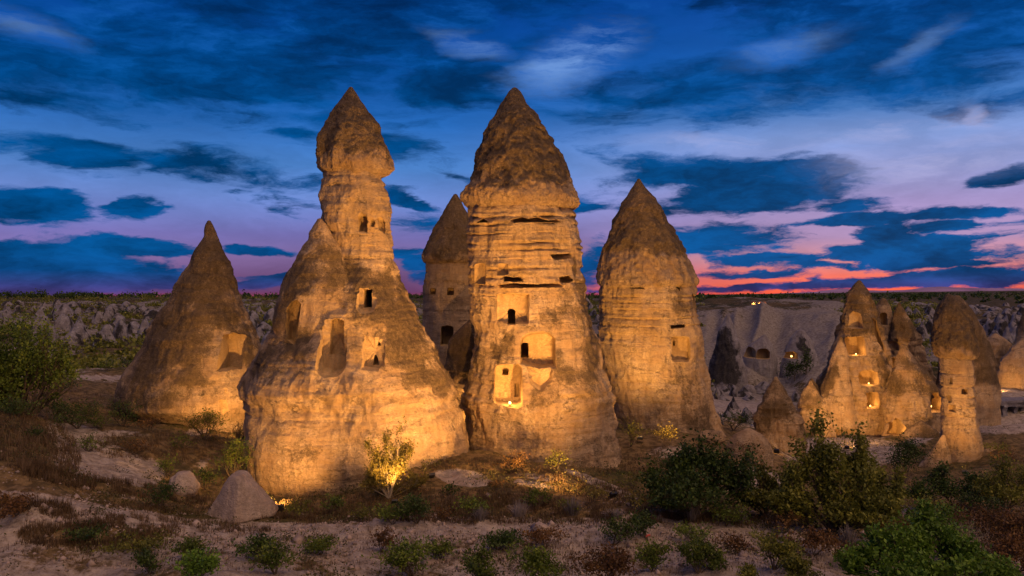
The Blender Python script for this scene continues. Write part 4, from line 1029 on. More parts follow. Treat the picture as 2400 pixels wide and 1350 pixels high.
def grow(rs, h, w, levels=3, stems=1, trunk=0.25, droop=0.0, lean=0.0, r0=None):
    """Branch skeleton. Returns tubes and leaf anchor points in unit metres."""
    tubes = []; anch = []
    r0 = r0 or h*0.022
    def br(p, d, L, r, lv):
        path = [p]; rad = [r]; n = 4
        q = p.copy(); dd = d.copy()
        for k in range(n):
            dd = (dd+Vector(rs.normal(size=3))*0.16+Vector((0,0,0.06-droop*0.1*lv))).normalized()
            q = q+dd*L/n; path.append(q.copy()); rad.append(max(r*(1-0.16*(k+1)), 0.003))
            if lv > 0:
                anch.append((q.copy(), lv))
        tubes.append((path, rad))
        if lv < levels:
            nb = rs.randint(3, 5) if lv > 0 else rs.randint(4, 7)
            for k in range(nb):
                t = rs.uniform(0.35, 1.0); i = min(int(t*n), n-1); base = path[i].lerp(path[i+1], t*n-i)
                side = Vector(rs.normal(size=3)); side.z = abs(side.z)*0.45; side.normalize()
                nd = (dd*0.55+side*(0.9)).normalized()
                br(base, nd, L*rs.uniform(0.5, 0.75), rad[i]*0.6, lv+1)
    for s_ in range(stems):
        ang = rs.uniform(0, 6.28); sp = 0.0 if stems == 1 else rs.uniform(0.35, 0.9)
        d = Vector((math.cos(ang)*sp+lean, math.sin(ang)*sp, 1)).normalized()
        br(Vector((0,0,-0.05)), d, h*(trunk+0.2 if stems == 1 else 0.5), r0, 0)
    return tubes, anch
def plant_meshes(seed, h, w, nleaf, size, stems=1, levels=3, trunk=0.25, spread=0.14, cone=0.0, twiggy=False, lean=0.0, squash=1.0, ragged=0.3, seg=5):
    rs = np.random.RandomState(seed)
    tubes, anch = grow(rs, h, w, levels, stems, trunk, lean=lean)
    A = np.array([tuple(a) for a, l in anch]); lv = np.array([l for a, l in anch])
    # fit the skeleton into the wanted box
    zmax = A[:,2].max(); rmax = np.percentile(np.hypot(A[:,0], A[:,1]), 92)
    fz = h*0.93/zmax; fx = (w/2*0.88)/rmax
    def fit(p): return Vector((p[0]*fx, p[1]*fx, p[2]*fz))
    TV = []; TF = []
    for path, rad in tubes:
        v, f = tube([fit(p) for p in path], rad, seg if rad[0] > 0.02 else 3)
        o = len(TV); TV += [tuple(q) for q in v]; TF += [tuple(i+o for i in q) for q in f]
    tm = bpy.data.meshes.new('trunk'); tm.from_pydata(TV, [], TF); tm.update()
    tm.polygons.foreach_set('use_smooth', np.ones(len(tm.polygons), bool))
    A = A*np.array([fx, fx, fz])
    A = A[lv >= 1]
    low = A[:,2] > h*(0.0 if stems > 1 else trunk*0.75); A = A[low] if low.sum() > 5 else A
    keep = rs.rand(len(A)) > ragged*0.5; A = A[keep]
    wt = np.exp(rs.normal(0, 0.9, len(A))); wt /= wt.sum()
    idx = rs.choice(len(A), nleaf, p=wt)
    c = A[idx]+rs.normal(size=(nleaf,3))*np.array([w, w, h*0.8])*spread*0.5
    c[:,2] = np.maximum(c[:,2], 0.04*h)
    hole = fbm(c*2.2/max(h,0.5)*1.6+seed, 2, 3); c = c[hole > -0.22-0.1*rs.rand(len(c))]
    V, Q = leaves(c, size, rs)
    cm = np_mesh('crown', V, Q, smooth=False)
    return tm, cm
def tree(name, label, cat, base, tm, cm, lm, bark=None, group=None, rot=0, scale=1.0):
    r = empty(name, base, label, cat, group); r.rotation_euler = (0, 0, rot); r.scale = (scale,)*3
    mt = link('trunk', tm.copy() if (tm.materials and tm.materials[0] != (bark or M_BARK)) else tm, None, r)
    if not mt.data.materials: mt.data.materials.append(bark or M_BARK)
    mc = link('crown', cm, None, r)
    mc.data = cm if not cm.materials else cm
    if not cm.materials: cm.materials.append(lm)
    mc.material_slots[0].link = 'OBJECT'; mc.material_slots[0].material = lm
    return r

def plant(name, label, cat, px, py, hp, wp, kind, seed, dens=1.0, group=None, stems=4, levels=2, trunk=0.22, leaf=0.11, bark=None, pos=None, **kw):
    p = pos or place(px, py); s = p.y/F; h, w = hp*s, wp*s
    area = (hp*wp)/(70*80)
    n = int(min(9000, max(150, 900*area*dens)))
    lf = max(leaf, 1.7*s*2.34)      # never much smaller than a render pixel
    tm, cm = plant_meshes(seed, h, w, n, lf, stems, levels, trunk, **kw)
    return tree(name, label, cat, p, tm, cm, ML[kind], bark, group)

def join_np(parts):
    Vs = []; Qs = []; o = 0
    for V, Q in parts:
        Vs.append(V); Qs.append(np.asarray(Q)+o); o += len(V)
    return np.concatenate(Vs), np.concatenate(Qs)
def mesh_np(me):
    co = np.empty(len(me.vertices)*3, np.float32); me.vertices.foreach_get('co', co)
    q = np.empty(len(me.loops), np.int32); me.loops.foreach_get('vertex_index', q)
    return co.reshape(-1,3), q.reshape(-1,4)
def big_plant(name, label, cat, px, py, lobes, kind, seed, dens=1.0, leaf=0.14, bark=None, pos=None, **kw):
    """A tree or bush of several leaders: lobes = (dx, dy metres, height, width), sizes in photograph pixels."""
    p = pos or place(px, py); s = p.y/F; T = []; C = []
    for i, (dx, dy, hp, wp) in enumerate(lobes):
        n = int(min(6000, max(200, 900*hp*wp/5600*dens)))
        tm, cm = plant_meshes(seed*20+i, hp*s, wp*s, n, max(leaf, 1.7*s*2.34), 2, 3, 0.22, **kw)
        # the leaders bend out of one foot
        off = np.array([dx*s, dy, 0.0])
        for m, L in ((tm, T), (cm, C)):
            V, Q = mesh_np(m); V = V.copy(); k = np.clip(V[:,2]/(hp*s*0.45), 0, 1)[:,None]; V += off*k; L.append((V, Q))
    V, Q = join_np(T); tm = np_mesh('trunk', V, Q); V, Q = join_np(C); cm = np_mesh('crown', V, Q, smooth=False)
    return tree(name, label, cat, p, tm, cm, ML[kind], bark)
# the large trees
big_plant('leafy_tree', 'dark leafy tree at the left edge rising over the far valley', 'tree', 40, 1000, [(-60,0,270,150),(0,.5,305,130),(55,-.5,280,110),(85,0,215,90),(10,0,170,220),(-40,-1,200,150)], 'green', 11, dens=0.6, leaf=0.17, ragged=0.9, pos=W(42, 1005, 46))
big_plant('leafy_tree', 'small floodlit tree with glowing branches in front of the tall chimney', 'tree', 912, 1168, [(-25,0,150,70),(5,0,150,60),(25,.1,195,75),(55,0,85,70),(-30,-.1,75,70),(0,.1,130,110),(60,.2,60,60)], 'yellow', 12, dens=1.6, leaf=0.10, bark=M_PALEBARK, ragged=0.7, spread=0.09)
big_plant('bushy_tree', 'broad dark bushy tree between the largest chimney and the dome rock', 'tree', 1635, 1212, [(-85,0,150,120),(-40,.5,200,110),(25,0,205,110),(80,-.3,165,110),(110,.3,120,90),(0,-.8,130,230),(-70,-.6,90,120)], 'dark', 13, dens=0.75, leaf=0.15, ragged=0.9)
big_plant('bushy_tree', 'olive green bush touching the right side of the broad dark tree', 'bush', 1795, 1210, [(-45,0,110,80),(0,0,140,80),(50,0,120,80),(0,-.5,80,140)], 'olive', 14, dens=1.0, leaf=0.13)
big_plant('leafy_tree', 'tallest open-crowned tree in front of the right-hand pinnacles', 'tree', 1955, 1258, [(-20,0,318,100),(60,.4,270,90),(-80,0,235,100),(115,0,200,90),(-110,-.4,140,90),(20,-.6,220,160),(0,-.8,130,240),(90,-.6,120,120)], 'olive', 15, dens=0.75, leaf=0.15, spread=0.12, ragged=0.5)
plant('round_tree', 'small round-crowned dark tree with thin trunk left of the slender column', 'tree', 2122, 1134, 100, 120, 'dark', 16, dens=1.6, stems=1, levels=3, trunk=0.2, leaf=0.14, spread=0.22)
big_plant('bushy_tree', 'dark bush at the foot of the slender column', 'bush', 2245, 1200, [(-70,0,80,90),(-25,.4,115,80),(25,0,105,80),(70,0,95,80),(0,-.5,75,180)], 'dark', 17, dens=1.1, leaf=0.13)
big_plant('bushy_tree', 'warm-lit olive bush to the right of the slender column', 'bush', 2350, 1205, [(-35,0,120,70),(0,.3,165,70),(40,0,130,80),(0,-.5,80,140)], 'olive', 18, dens=0.9, leaf=0.12)
big_plant('bushy_tree', 'bright green leafy bush spreading over the bottom right corner', 'bush', 2150, 1375, [(-150,0,90,120),(-90,.5,130,120),(-40,0,170,110),(20,.4,195,110),(75,0,150,120),(130,0,110,120),(170,-.3,70,100),(0,-1,110,260)], 'bright', 19, dens=1.0, leaf=0.12)
plant('bushy_tree', 'fresh green bush rising behind the bottom right corner bush', 'bush', 2215, 1300, 120, 180, 'bright', 20, dens=0.8, stems=5, levels=3, leaf=0.12)
plant('bushy_tree', 'rusty brown bush on the slope at the right edge', 'bush', 2300, 1262, 90, 190, 'rust', 21, dens=1.2, stems=6, levels=3, leaf=0.10)
plant('bushy_tree', 'large rusty brown bush cut off by the right edge', 'bush', 2390, 1300, 110, 150, 'rust', 22, dens=1.1, stems=6, levels=3, leaf=0.10)
plant('bushy_tree', 'bare twiggy pale shrub behind the bottom right corner bush', 'shrub', 2270, 1325, 110, 120, 'dry', 23, dens=0.25, stems=6, levels=3, leaf=0.06, bark=M_PALEBARK)
plant('bushy_tree', 'green bush between the tallest tree and the corner bush', 'bush', 2030, 1235, 80, 130, 'dark', 24, dens=1.0, stems=5, levels=3, leaf=0.12)
plant('bushy_tree', 'backlit dark bush at the left foot of the wide chimney', 'bush', 1478, 1046, 68, 74, 'olive', 25, dens=0.7, stems=3, levels=3, leaf=0.12)
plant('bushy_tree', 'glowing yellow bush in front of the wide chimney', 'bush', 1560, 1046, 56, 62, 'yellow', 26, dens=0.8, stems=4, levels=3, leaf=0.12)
plant('bushy_tree', 'dark shrub at the right foot of the wide chimney', 'bush', 1720, 1010, 55, 80, 'dark', 27, dens=1.0, stems=4, levels=2, leaf=0.15)
plant('bushy_tree', 'thin twiggy bush growing before the pale dome rock', 'bush', 1765, 1120, 95, 90, 'rust', 28, dens=0.35, stems=3, levels=3, leaf=0.10)
plant('round_tree', 'round dark tree at the foot of the tent-shaped rock house', 'tree', 1862, 895, 48, 66, 'dark', 29, dens=1.6, stems=1, levels=3, trunk=0.15, leaf=0.3, spread=0.25)
plant('round_tree', 'slim dark tree in the shadow of the tent-shaped rock house', 'tree', 1888, 880, 66, 34, 'dark', 30, dens=1.4, stems=1, levels=3, trunk=0.15, leaf=0.3, spread=0.25)
# left middle distance
mids = [
 (182,1005,82,135,'dark','broad dark bush left of the plain cone',31,1.2), (288,1000,72,86,'dark','dark upright bush touching the left foot of the plain cone',32,1.0),
 (205,1058,52,72,'green','small green tree on the pale slope at left',33,.6), (310,1066,54,84,'rust','reddish brown shrub under the plain cone',34,.7),
 (427,1060,52,66,'green','small green tree on brown grass below the plain cone',35,.6), (478,1032,88,116,'olive','warm-lit olive bush at the right foot of the plain cone',36,1.1),
 (556,1042,66,50,'rust','dark twiggy shrub glowing between the cone and the tall chimney',37,.3), (392,1120,60,54,'green','narrow green bush above the small rounded boulder',38,1.0),
 (545,1130,115,92,'green','tall green bush above the big angular boulder',39,1.0), (86,1034,38,60,'dark','low dark bush on the left mound',40,1.0),
 (372,1195,70,90,'dark','dark bush in the gully below the small rounded boulder',41,1.0), (30,985,60,120,'dark','dark undergrowth beneath the leafy left tree',42,1.2),
 (120,985,50,90,'dark','low dark bush right of the leafy left tree',43,1.0), (250,870,26,50,'green','green bush on the far valley floor at left',44,1.0),
 (190,850,24,46,'olive','yellowish bush in the far valley at left',45,1.0), (300,862,24,50,'dark','dark bush in the far valley beside the cone',46,1.0), (150,870,22,60,'olive','low yellowish bush beside the valley track',47,1.0),
 (230,808,22,50,'dark','dark bush before the pale rocks beyond the left valley',48,1.0), (160,745,24,60,'dark','dark tree clump among the far pale rocks at left',49,1.0),(300,742,22,60,'dark','dark tree clump higher among the far pale rocks',50,1.0),
 (640,800,30,40,'dark','dark bush seen between the plain cone and the tall chimney',51,1.0),
 (1208,1105,58,84,'rust','brown shrub at the foot of the largest chimney',52,.9), (1305,1108,60,74,'olive','spiky shrub at the right foot of the largest chimney',53,.7),
 (773,1208,50,66,'green','green bush below the lit base of the tall chimney',54,.9), (920,1232,62,84,'green','green bush under the floodlit tree',55,.9), (978,1226,68,92,'dark','dark round bush right below the floodlit tree',56,1.3),
 (1110,1218,64,84,'green','green bush beneath the pale bare patch',57,.8), (1058,1168,38,52,'dark','small dark bush on the left of the pale bare patch',58,.8), (1258,1194,54,84,'green','bushy green plant in the brown grass before the largest chimney',59,1.0),
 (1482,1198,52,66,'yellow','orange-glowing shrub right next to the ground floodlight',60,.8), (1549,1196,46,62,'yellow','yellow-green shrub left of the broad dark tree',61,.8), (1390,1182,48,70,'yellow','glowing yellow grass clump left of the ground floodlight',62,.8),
 (1480,1150,40,120,'olive','low olive bush at the corner of the largest chimney',63,.8),
 (1835,1250,60,80,'rust','rusty shrub right of the small grey boulder',64,.9), (1895,1240,62,70,'olive','yellowish shrub in front of the tallest tree',65,.7),
 (2360,1090,40,110,'rust','brown scrub on the mound at the right edge',66,.9), (2300,880,30,60,'olive','lit bush on the terrace behind the slender column',67,.9), (2345,860,22,50,'olive','lit bush below the jagged outcrop',68,.9),
]
mids += [
 (1560,1120,60,90,'dark','dark shrub between the largest and the wide chimney, behind the glowing shrub',70,1.0), (1700,1235,60,120,'green','green shrub under the right edge of the broad dark tree',71,1.0),
 (1850,1195,80,110,'olive','olive bush left of the tallest tree, in front of the small mottled cone',72,1.0), (2060,1180,60,100,'olive','olive scrub right of the tallest tree, below the round-crowned tree',73,1.0),
 (2080,1290,80,120,'rust','rusty scrub between the tallest tree and the corner bush',74,.9), (2190,1215,60,120,'olive','olive bush in front of the dark bush of the slender column',75,1.0),
 (2310,1215,70,120,'dark','dark bush right of the dark bush at the slender column',76,1.0), (2400,1150,70,90,'olive','olive bush at the right edge under the brown scrub mound',77,1.0),
 (1960,1215,60,90,'dark','dark undergrowth behind the stem of the tallest tree',78,1.0), (1330,1205,34,60,'olive','low olive clump left of the glowing grass clump',79,.9), (1170,1150,30,60,'rust','low brown clump on the pale patch before the largest chimney',80,.9),
 (700,1215,40,70,'olive','low olive clump right of the big angular boulder',81,.9), (850,1225,36,66,'olive','low olive clump left of the green bush under the floodlit tree',82,.9), (1040,1222,36,70,'rust','low brown clump right of the dark round bush',83,.9),
 (480,1150,60,80,'dark','dark brush in the gully between the two boulders',84,1.0), (350,1010,40,90,'rust','brown scrub along the left foot of the plain cone',85,.9), (240,1010,50,70,'green','green brush between the two dark bushes left of the plain cone',86,.9),
 (60,930,50,110,'olive','olive brush under the crown of the leafy left tree',87,.9), (140,920,34,90,'dark','dark brush on the valley edge right of the leafy tree',88,.9), (2335,1065,30,80,'olive','green-topped scrub above the lit rock right of the slender column',89,.9),
]
for (px, py, hp, wp, kd, lb, sd, dn) in mids:
    nm = 'shrub' if hp < 60 else 'bush'
    plant(nm, lb, 'bush', px, py, hp, wp, kd, sd, dens=dn, stems=4, levels=2 if hp < 60 else 3, leaf=0.10)
# foreground shrubs
fg = [
 (645,1346,68,74,'green','green shrub with upright shoots at the bottom, left of centre'), (350,1342,62,84,'dark','dark green shrub at the bottom left'), (458,1360,58,120,'bright','bright green low shrub at the bottom left'),
 (446,1308,52,72,'green','green shrub on the pale bank, above the bright low shrub'), (602,1314,58,76,'dark','dark red-tinged shrub above the upright green shrub'), (753,1294,56,78,'green','green shrub with a pale flower below the big angular boulder'),
 (896,1292,48,50,'rust','small dry reddish shrub on bare soil'), (970,1348,72,100,'green','green shrub at the bottom, just left of the middle'), (1036,1310,60,84,'green','dark-tipped shrub right behind the one at the bottom middle'),
 (1122,1362,60,112,'green','wide green shrub cut by the bottom edge near the middle'), (1238,1356,78,116,'green','big green shrub with light tips at the bottom middle'), (1166,1284,46,92,'dark','spreading dark shrub behind the big light-tipped shrub'),
 (1280,1280,62,92,'rust','rusty shrub with thin trunk in the middle foreground'), (1437,1278,54,82,'dark','dark shrub with reddish tips right of the thin-trunked rusty one'), (1416,1362,62,116,'rust','orange-brown shrub cut by the bottom edge'),
 (1532,1334,78,112,'green','forked green shrub beside a red-tipped stake'), (1518,1262,50,84,'dark','dark shrub with pale flowers behind the forked green shrub'), (1640,1342,82,94,'green','upright dark green shrub right of the forked one'),
 (1630,1270,44,74,'green','small green shrub behind the upright dark one'), (1706,1290,52,84,'rust','red-brown shrub speckled with pale flowers'), (1814,1332,80,74,'olive','olive shrub with a clear little trunk on bare soil'),
 (1906,1300,52,92,'rust','low rusty shrub under the tallest tree'), (1752,1362,44,84,'olive','olive shrub cut by the bottom edge, right of centre'), (1868,1362,50,98,'olive','yellow-topped olive shrub at the bottom right'),
 (1990,1330,44,70,'olive','thin olive shrub left of the corner bush'), (2372,1345,90,90,'rust','thin orange-tipped shrub in the bottom right corner'), (190,1262,44,120,'dark','low dark scrub on the pale bank at left'),
 (40,1205,44,90,'rust','low brown scrub at the left edge'), (320,1290,30,110,'olive','mat of olive scrub on the pale bank at left'),
]
vs = [1.25,0.95,1.4,1.05,1.15,0.85,1.3]
for i, (px, py, hp, wp, kd, lb) in enumerate(fg):
    plant('shrub', lb, 'shrub', px, py+4, hp*vs[i%7], wp*vs[(i*3+2)%7]*1.08, kd, 100+i, dens=0.9+0.12*(i%6), stems=5, levels=2, leaf=0.10, spread=0.14, group='shrubs dotted over the foreground terrace')
# grey dry tufts (twigs only)
def tuft_mesh(seed, n, h, w, wid=0.012):
    rs = np.random.RandomState(seed); V = []; T = []
    for k in range(n):
        a = rs.uniform(0, 6.28); r = rs.uniform(0, 0.25)*w; b = np.array([math.cos(a)*r, math.sin(a)*r, -0.03])
        sp = rs.uniform(0.1, 1.0); tip = b+np.array([math.cos(a)*sp*w*0.5, math.sin(a)*sp*w*0.5, h*rs.uniform(0.5, 1.0)*(1.1-0.5*sp)])
        mid = (b+tip)/2+np.array([0, 0, 0.12*h]); s = np.array([-math.sin(a), math.cos(a), 0])*wid
        o = len(V); V += [b-s, b+s, mid-s*0.8, mid+s*0.8, tip]
        T += [(o, o+1, o+3), (o, o+3, o+2), (o+2, o+3, o+4)]
    return np_mesh('grass_tuft', V, T, smooth=False)
for i, (px, py, hp, wp, lb) in enumerate([(1342,1206,54,60,'grey dry spiky tuft just left of the ground floodlight'),(1216,1214,50,56,'grey dry spiky tuft on the terrace edge under the largest chimney'),
      (1128,1220,40,50,'thin grey dry tuft at the terrace edge, leftmost of the grey ones'),(1622,1220,54,56,'grey dry spiky tuft below the broad dark tree'),(1988,1286,62,60,'tall grey dry tuft under the tallest tree'),(1440,1216,26,60,'low grey dry tuft under the ground floodlight')]):
    p = place(px, py); s = p.y/F
    o = link('grass_tuft', tuft_mesh(300+i, 150, hp*s, wp*s), ML['grey'], None, p); tag(o, lb, 'grass tuft', 'grey dry tufts along the terrace edge')

# grass: one mass of blades and stalks
def grass():
    rs = np.random.RandomState(5); out = []
    def patch(cx, cy_, rx, ry, n, h, rot=0):
        a = rs.uniform(0, 6.28, n); r = np.sqrt(rs.uniform(0, 1, n)); x = np.cos(a)*r*rx; y = np.sin(a)*r*ry
        c, s = math.cos(math.radians(rot)), math.sin(math.radians(rot))
        return np.stack([cx+x*c-y*s, cy_+x*s+y*c, np.full(n, h)], 1)
    ps = [patch(70,1045,130,70,9000,0.42,25), patch(280,1150,230,16,7000,0.34,8), patch(230,1262,190,30,6000,0.26), patch(1000,1185,330,34,9000,0.24), patch(1300,1180,260,40,8000,0.24),
          patch(420,1050,230,36,7000,0.26), patch(1300,1218,420,12,6000,0.26), patch(1560,1215,160,14,2500,0.3), patch(720,1205,120,26,3500,0.24), patch(560,1205,330,12,4500,0.24,3), patch(200,950,260,30,5000,0.3),
          patch(1100,1090,140,14,2500,0.2), patch(1330,1130,160,16,3500,0.22,12), patch(700,1290,700,50,4500,0.16), patch(1600,1300,700,50,4500,0.16), patch(60,1200,110,24,2500,0.3), patch(1850,1215,300,24,4000,0.3), patch(2250,1250,200,60,5000,0.35), patch(380,1230,260,14,3500,0.24,4),
          patch(2050,1120,160,40,3000,0.25), patch(1500,1090,120,30,2500,0.25)]
    P = np.concatenate(ps)
    # pixel -> ground by marching on a coarse lookup
    Ys = np.geomspace(22, 90, 260); pxg = np.linspace(-200, 2600, 200)
    G = np.empty((len(pxg), len(Ys)))
    for i, q in enumerate(pxg): G[i] = HOR+(CZ-ground((q-1200)/F*Ys, Ys))/Ys*F
    pi = np.clip(np.searchsorted(pxg, P[:,0]), 0, len(pxg)-1)
    hit = (G[pi] <= P[:,1][:,None]).argmax(1); Y = Ys[hit]; Y = Y*(1+rs.uniform(-0.004, 0.004, len(Y)))
    X = (P[:,0]-1200)/F*Y; Z = ground(X, Y)
    cl = fbm(np.stack([X*1.3, Y*1.3, X*0], 1), 2, 3); ok = (cl > -0.12) & (Y < 88); X, Y, Z, H = X[ok], Y[ok], Z[ok], P[ok,2]
    n = len(X); a = rs.uniform(0, 6.28, n); ln = rs.uniform(0, 0.6, n)*H; hh = H*rs.uniform(0.4, 1.2, n)
    b = np.stack([X, Y, Z-0.02], 1); s = np.stack([np.cos(a), np.sin(a), a*0], 1)*0.014
    tip = b+np.stack([np.sin(a)*ln, -np.cos(a)*ln, hh], 1)
    V = np.stack([b-s, b+s, tip], 1).reshape(-1,3)
    me = np_mesh('dry_grass', V, np.arange(n*3).reshape(-1,3), smooth=False)
    g = leaf_mat('grass_blades', (0.055,0.036,0.018), (0.15,0.095,0.045), (0.21,0.145,0.075), 0.15)
    o = link('dry_grass', me, g); tag(o, 'dry brown grass growing in patches over the ground', 'grass', kind='stuff')
grass()
def ground_cover():
    rs = np.random.RandomState(31); n = 2600
    Y = np.concatenate([rs.uniform(25, 34, n//3), rs.uniform(33.5, 44, n-n//3-n//4), rs.uniform(44, 80, n//4)]); px = rs.uniform(-60, 2460, n); X = (px-1200)/F*Y
    cl = fbm(np.stack([X*0.35, Y*0.35, X*0], 1), 3, 44); ok = cl > np.where(Y < 33.5, 0.16, 0.0); X, Y = X[ok], Y[ok]; Z = ground(X, Y); n = len(X)
    r = np.exp(rs.normal(-1.25, 0.45, n)); k = 46
    c = rs.normal(size=(n,k,3))*np.array([0.75,0.75,0.0])*r[:,None,None]; c[:,:,2] = np.abs(rs.normal(size=(n,k)))*0.45*r[:,None]
    keep = rs.uniform(size=(n,k)) < np.clip(r*2.2, 0.25, 1)[:,None]
    c += np.stack([X, Y, Z], 1)[:,None,:]
    V, Q = leaves(c[keep], 0.085, rs, 0.6)
    m = leaf_mat('ground_cover', (0.030,0.034,0.010), (0.090,0.085,0.022), (0.17,0.13,0.045))
    o = link('ground_cover', np_mesh('ground_cover', V, Q, smooth=False), m); tag(o, 'low olive weeds creeping over the ground between the shrubs', 'ground cover', kind='stuff')
ground_cover()
def clods():
    rs = np.random.RandomState(9); n = 9500
    pyr = rs.uniform(1215, 1345, n); px = rs.uniform(-40, 2440, n)
    Y = 8.9*F/(pyr-HOR)*rs.uniform(0.93, 1.07, n); Y = np.clip(Y, 24, 42); X = (px-1200)/F*Y
    cl = fbm(np.stack([X*0.8, Y*0.8, X*0], 1), 2, 13); ok = cl > -0.05; X, Y = X[ok], Y[ok]; Z = ground(X, Y); n = len(X)
    base = np.array([(1,0,0),(0.3,0.95,0),(-0.8,0.6,0),(-0.8,-0.6,0),(0.3,-0.95,0),(0.1,0.05,0.75),(0,0,-0.4)])
    tri = np.array([(0,1,5),(1,2,5),(2,3,5),(3,4,5),(4,0,5),(1,0,6),(2,1,6),(3,2,6),(4,3,6),(0,4,6)])
    sz = np.exp(rs.normal(-3.1, 0.55, n)); a = rs.uniform(0, 6.28, n); c, s = np.cos(a), np.sin(a)
    bb = base[None]*(1+rs.normal(size=(n,7,3))*0.18)
    V = np.stack([bb[:,:,0]*c[:,None]-bb[:,:,1]*s[:,None], bb[:,:,0]*s[:,None]+bb[:,:,1]*c[:,None], bb[:,:,2]], 2)*sz[:,None,None]
    V += np.stack([X, Y, Z], 1)[:,None,:]
    T = (tri[None]+np.arange(n)[:,None,None]*7).reshape(-1,3)
    me = np_mesh('loose_stones', V.reshape(-1,3), T, smooth=False)
    o = link('loose_stones', me, simple_mat('clod', (0.30,0.235,0.195), 0.95, scale=2.0, var=0.4)); tag(o, 'loose clods and stones strewn over the bare foreground soil', 'stones', kind='stuff')
clods()

# far trees along the skyline
def skyline():
    ms = []
    for k in range(4):
        ms.append(plant_meshes(400+k, 4.0, 5.0, 420, 0.55, 1, 2, 0.3, spread=0.3))
    rs = np.random.RandomState(21)
    lab = 'tiny dark tree on the far skyline'
    spec = [(28,698,16,'leftmost tree on the left skyline, rounded'),(105-75,0,0,None),(95,696,18,'clump-like tree on the left skyline above the leafy tree'),(62,698,13,'small tree on the left skyline between two larger ones'),(133,698,13,'squat tree on the left skyline'),
            (188,701,18,'umbrella-shaped lone tree on the left skyline'),(295,702,8,'tiny reddish tree on the left skyline beside the cone'),(580,703,12,'dark tree on the skyline just right of the plain cone'),(645,703,14,'dark tree on the skyline touching the tall chimney')]
    for px, py, hp, lb in spec:
        if not lb: continue
        p = W(px, py, 300); s = p.y/F; p.z = gz(p.x, p.y); sc_ = (HOR-(py-hp)+ (p.z-CZ)*-1/s*0 )
        top = CZ-(py-hp-HOR)*s; sca = max(0.4, (top-p.z)/4.0)
        tm, cm = ms[rs.randint(4)]
        tree('skyline_tree', lb, 'tree', p, tm, cm, ML['dark'], None, 'trees along the far skyline', rs.uniform(0, 6), sca)
    # the countless rest reads as one dark fringe
    n = 1500; Y = rs.uniform(350, 1600, n); px = rs.uniform(-60, 2460, n); X = (px-1200)/F*Y; Z = ground(X, Y)
    C = []
    k = 26
    h = rs.uniform(1.0, 3.4, n); c = rs.normal(size=(n,k,3))*np.array([0.55,0.4,0.35])*h[:,None,None]*0.8
    c += np.stack([X, Y, Z+h*0.5], 1)[:,None,:]
    V, Q = leaves(c.reshape(-1,3), 1.2, rs, 0.9)
    o = link('far_woods', np_mesh('far_woods', V, Q, smooth=False), ML['dark']); tag(o, 'dark scrub and woods scattered over the far plateau', 'woods', kind='stuff')
    # mid valley scrub
    V_ = []
    n = 900; px = np.concatenate([rs.uniform(-60, 720, n//2), rs.uniform(1980, 2200, n//4), rs.uniform(900, 1640, n-n//2-n//4)]); Y = rs.uniform(85, 300, n); X = (px-1200)/F*Y; Z = ground(X, Y)
    h = rs.uniform(0.5, 2.0, n); c = rs.normal(size=(n,60,3))*np.array([0.9,0.7,0.35])*h[:,None,None]*0.7+np.stack([X, Y, Z+h*0.3], 1)[:,None,:]
    V, Q = leaves(c.reshape(-1,3), 0.5, rs, 0.8)
    o = link('valley_scrub', np_mesh('valley_scrub', V, Q, smooth=False), ML['olive']); tag(o, 'low scrub covering the valley floors', 'scrub', kind='stuff')
skyline()

# small red-tipped stake in the foreground
def stake():
    p = place(1524, 1305); v, f = tube([Vector((0,0,-0.1)), Vector((-0.05,0,0.35)), Vector((-0.10,0,0.66))], [0.02,0.018,0.016], 6)
    r = empty('stake', p, 'thin leaning stake with a red tip beside the forked green shrub', 'stake')
    me = bpy.data.meshes.new('shaft'); me.from_pydata([tuple(q) for q in v], [], f); link('shaft', me, M_BARK, r)
    v, f = tube([Vector((-0.13,0,0.66)), Vector((-0.10,0,0.70)), Vector((0.0,0,0.72))], [0.03,0.04,0.03], 6)
    me = bpy.data.meshes.new('tip'); me.from_pydata([tuple(q) for q in v], [], f); link('tip', me, simple_mat('red_paint', (0.55,0.10,0.07), 0.5), r)
stake()

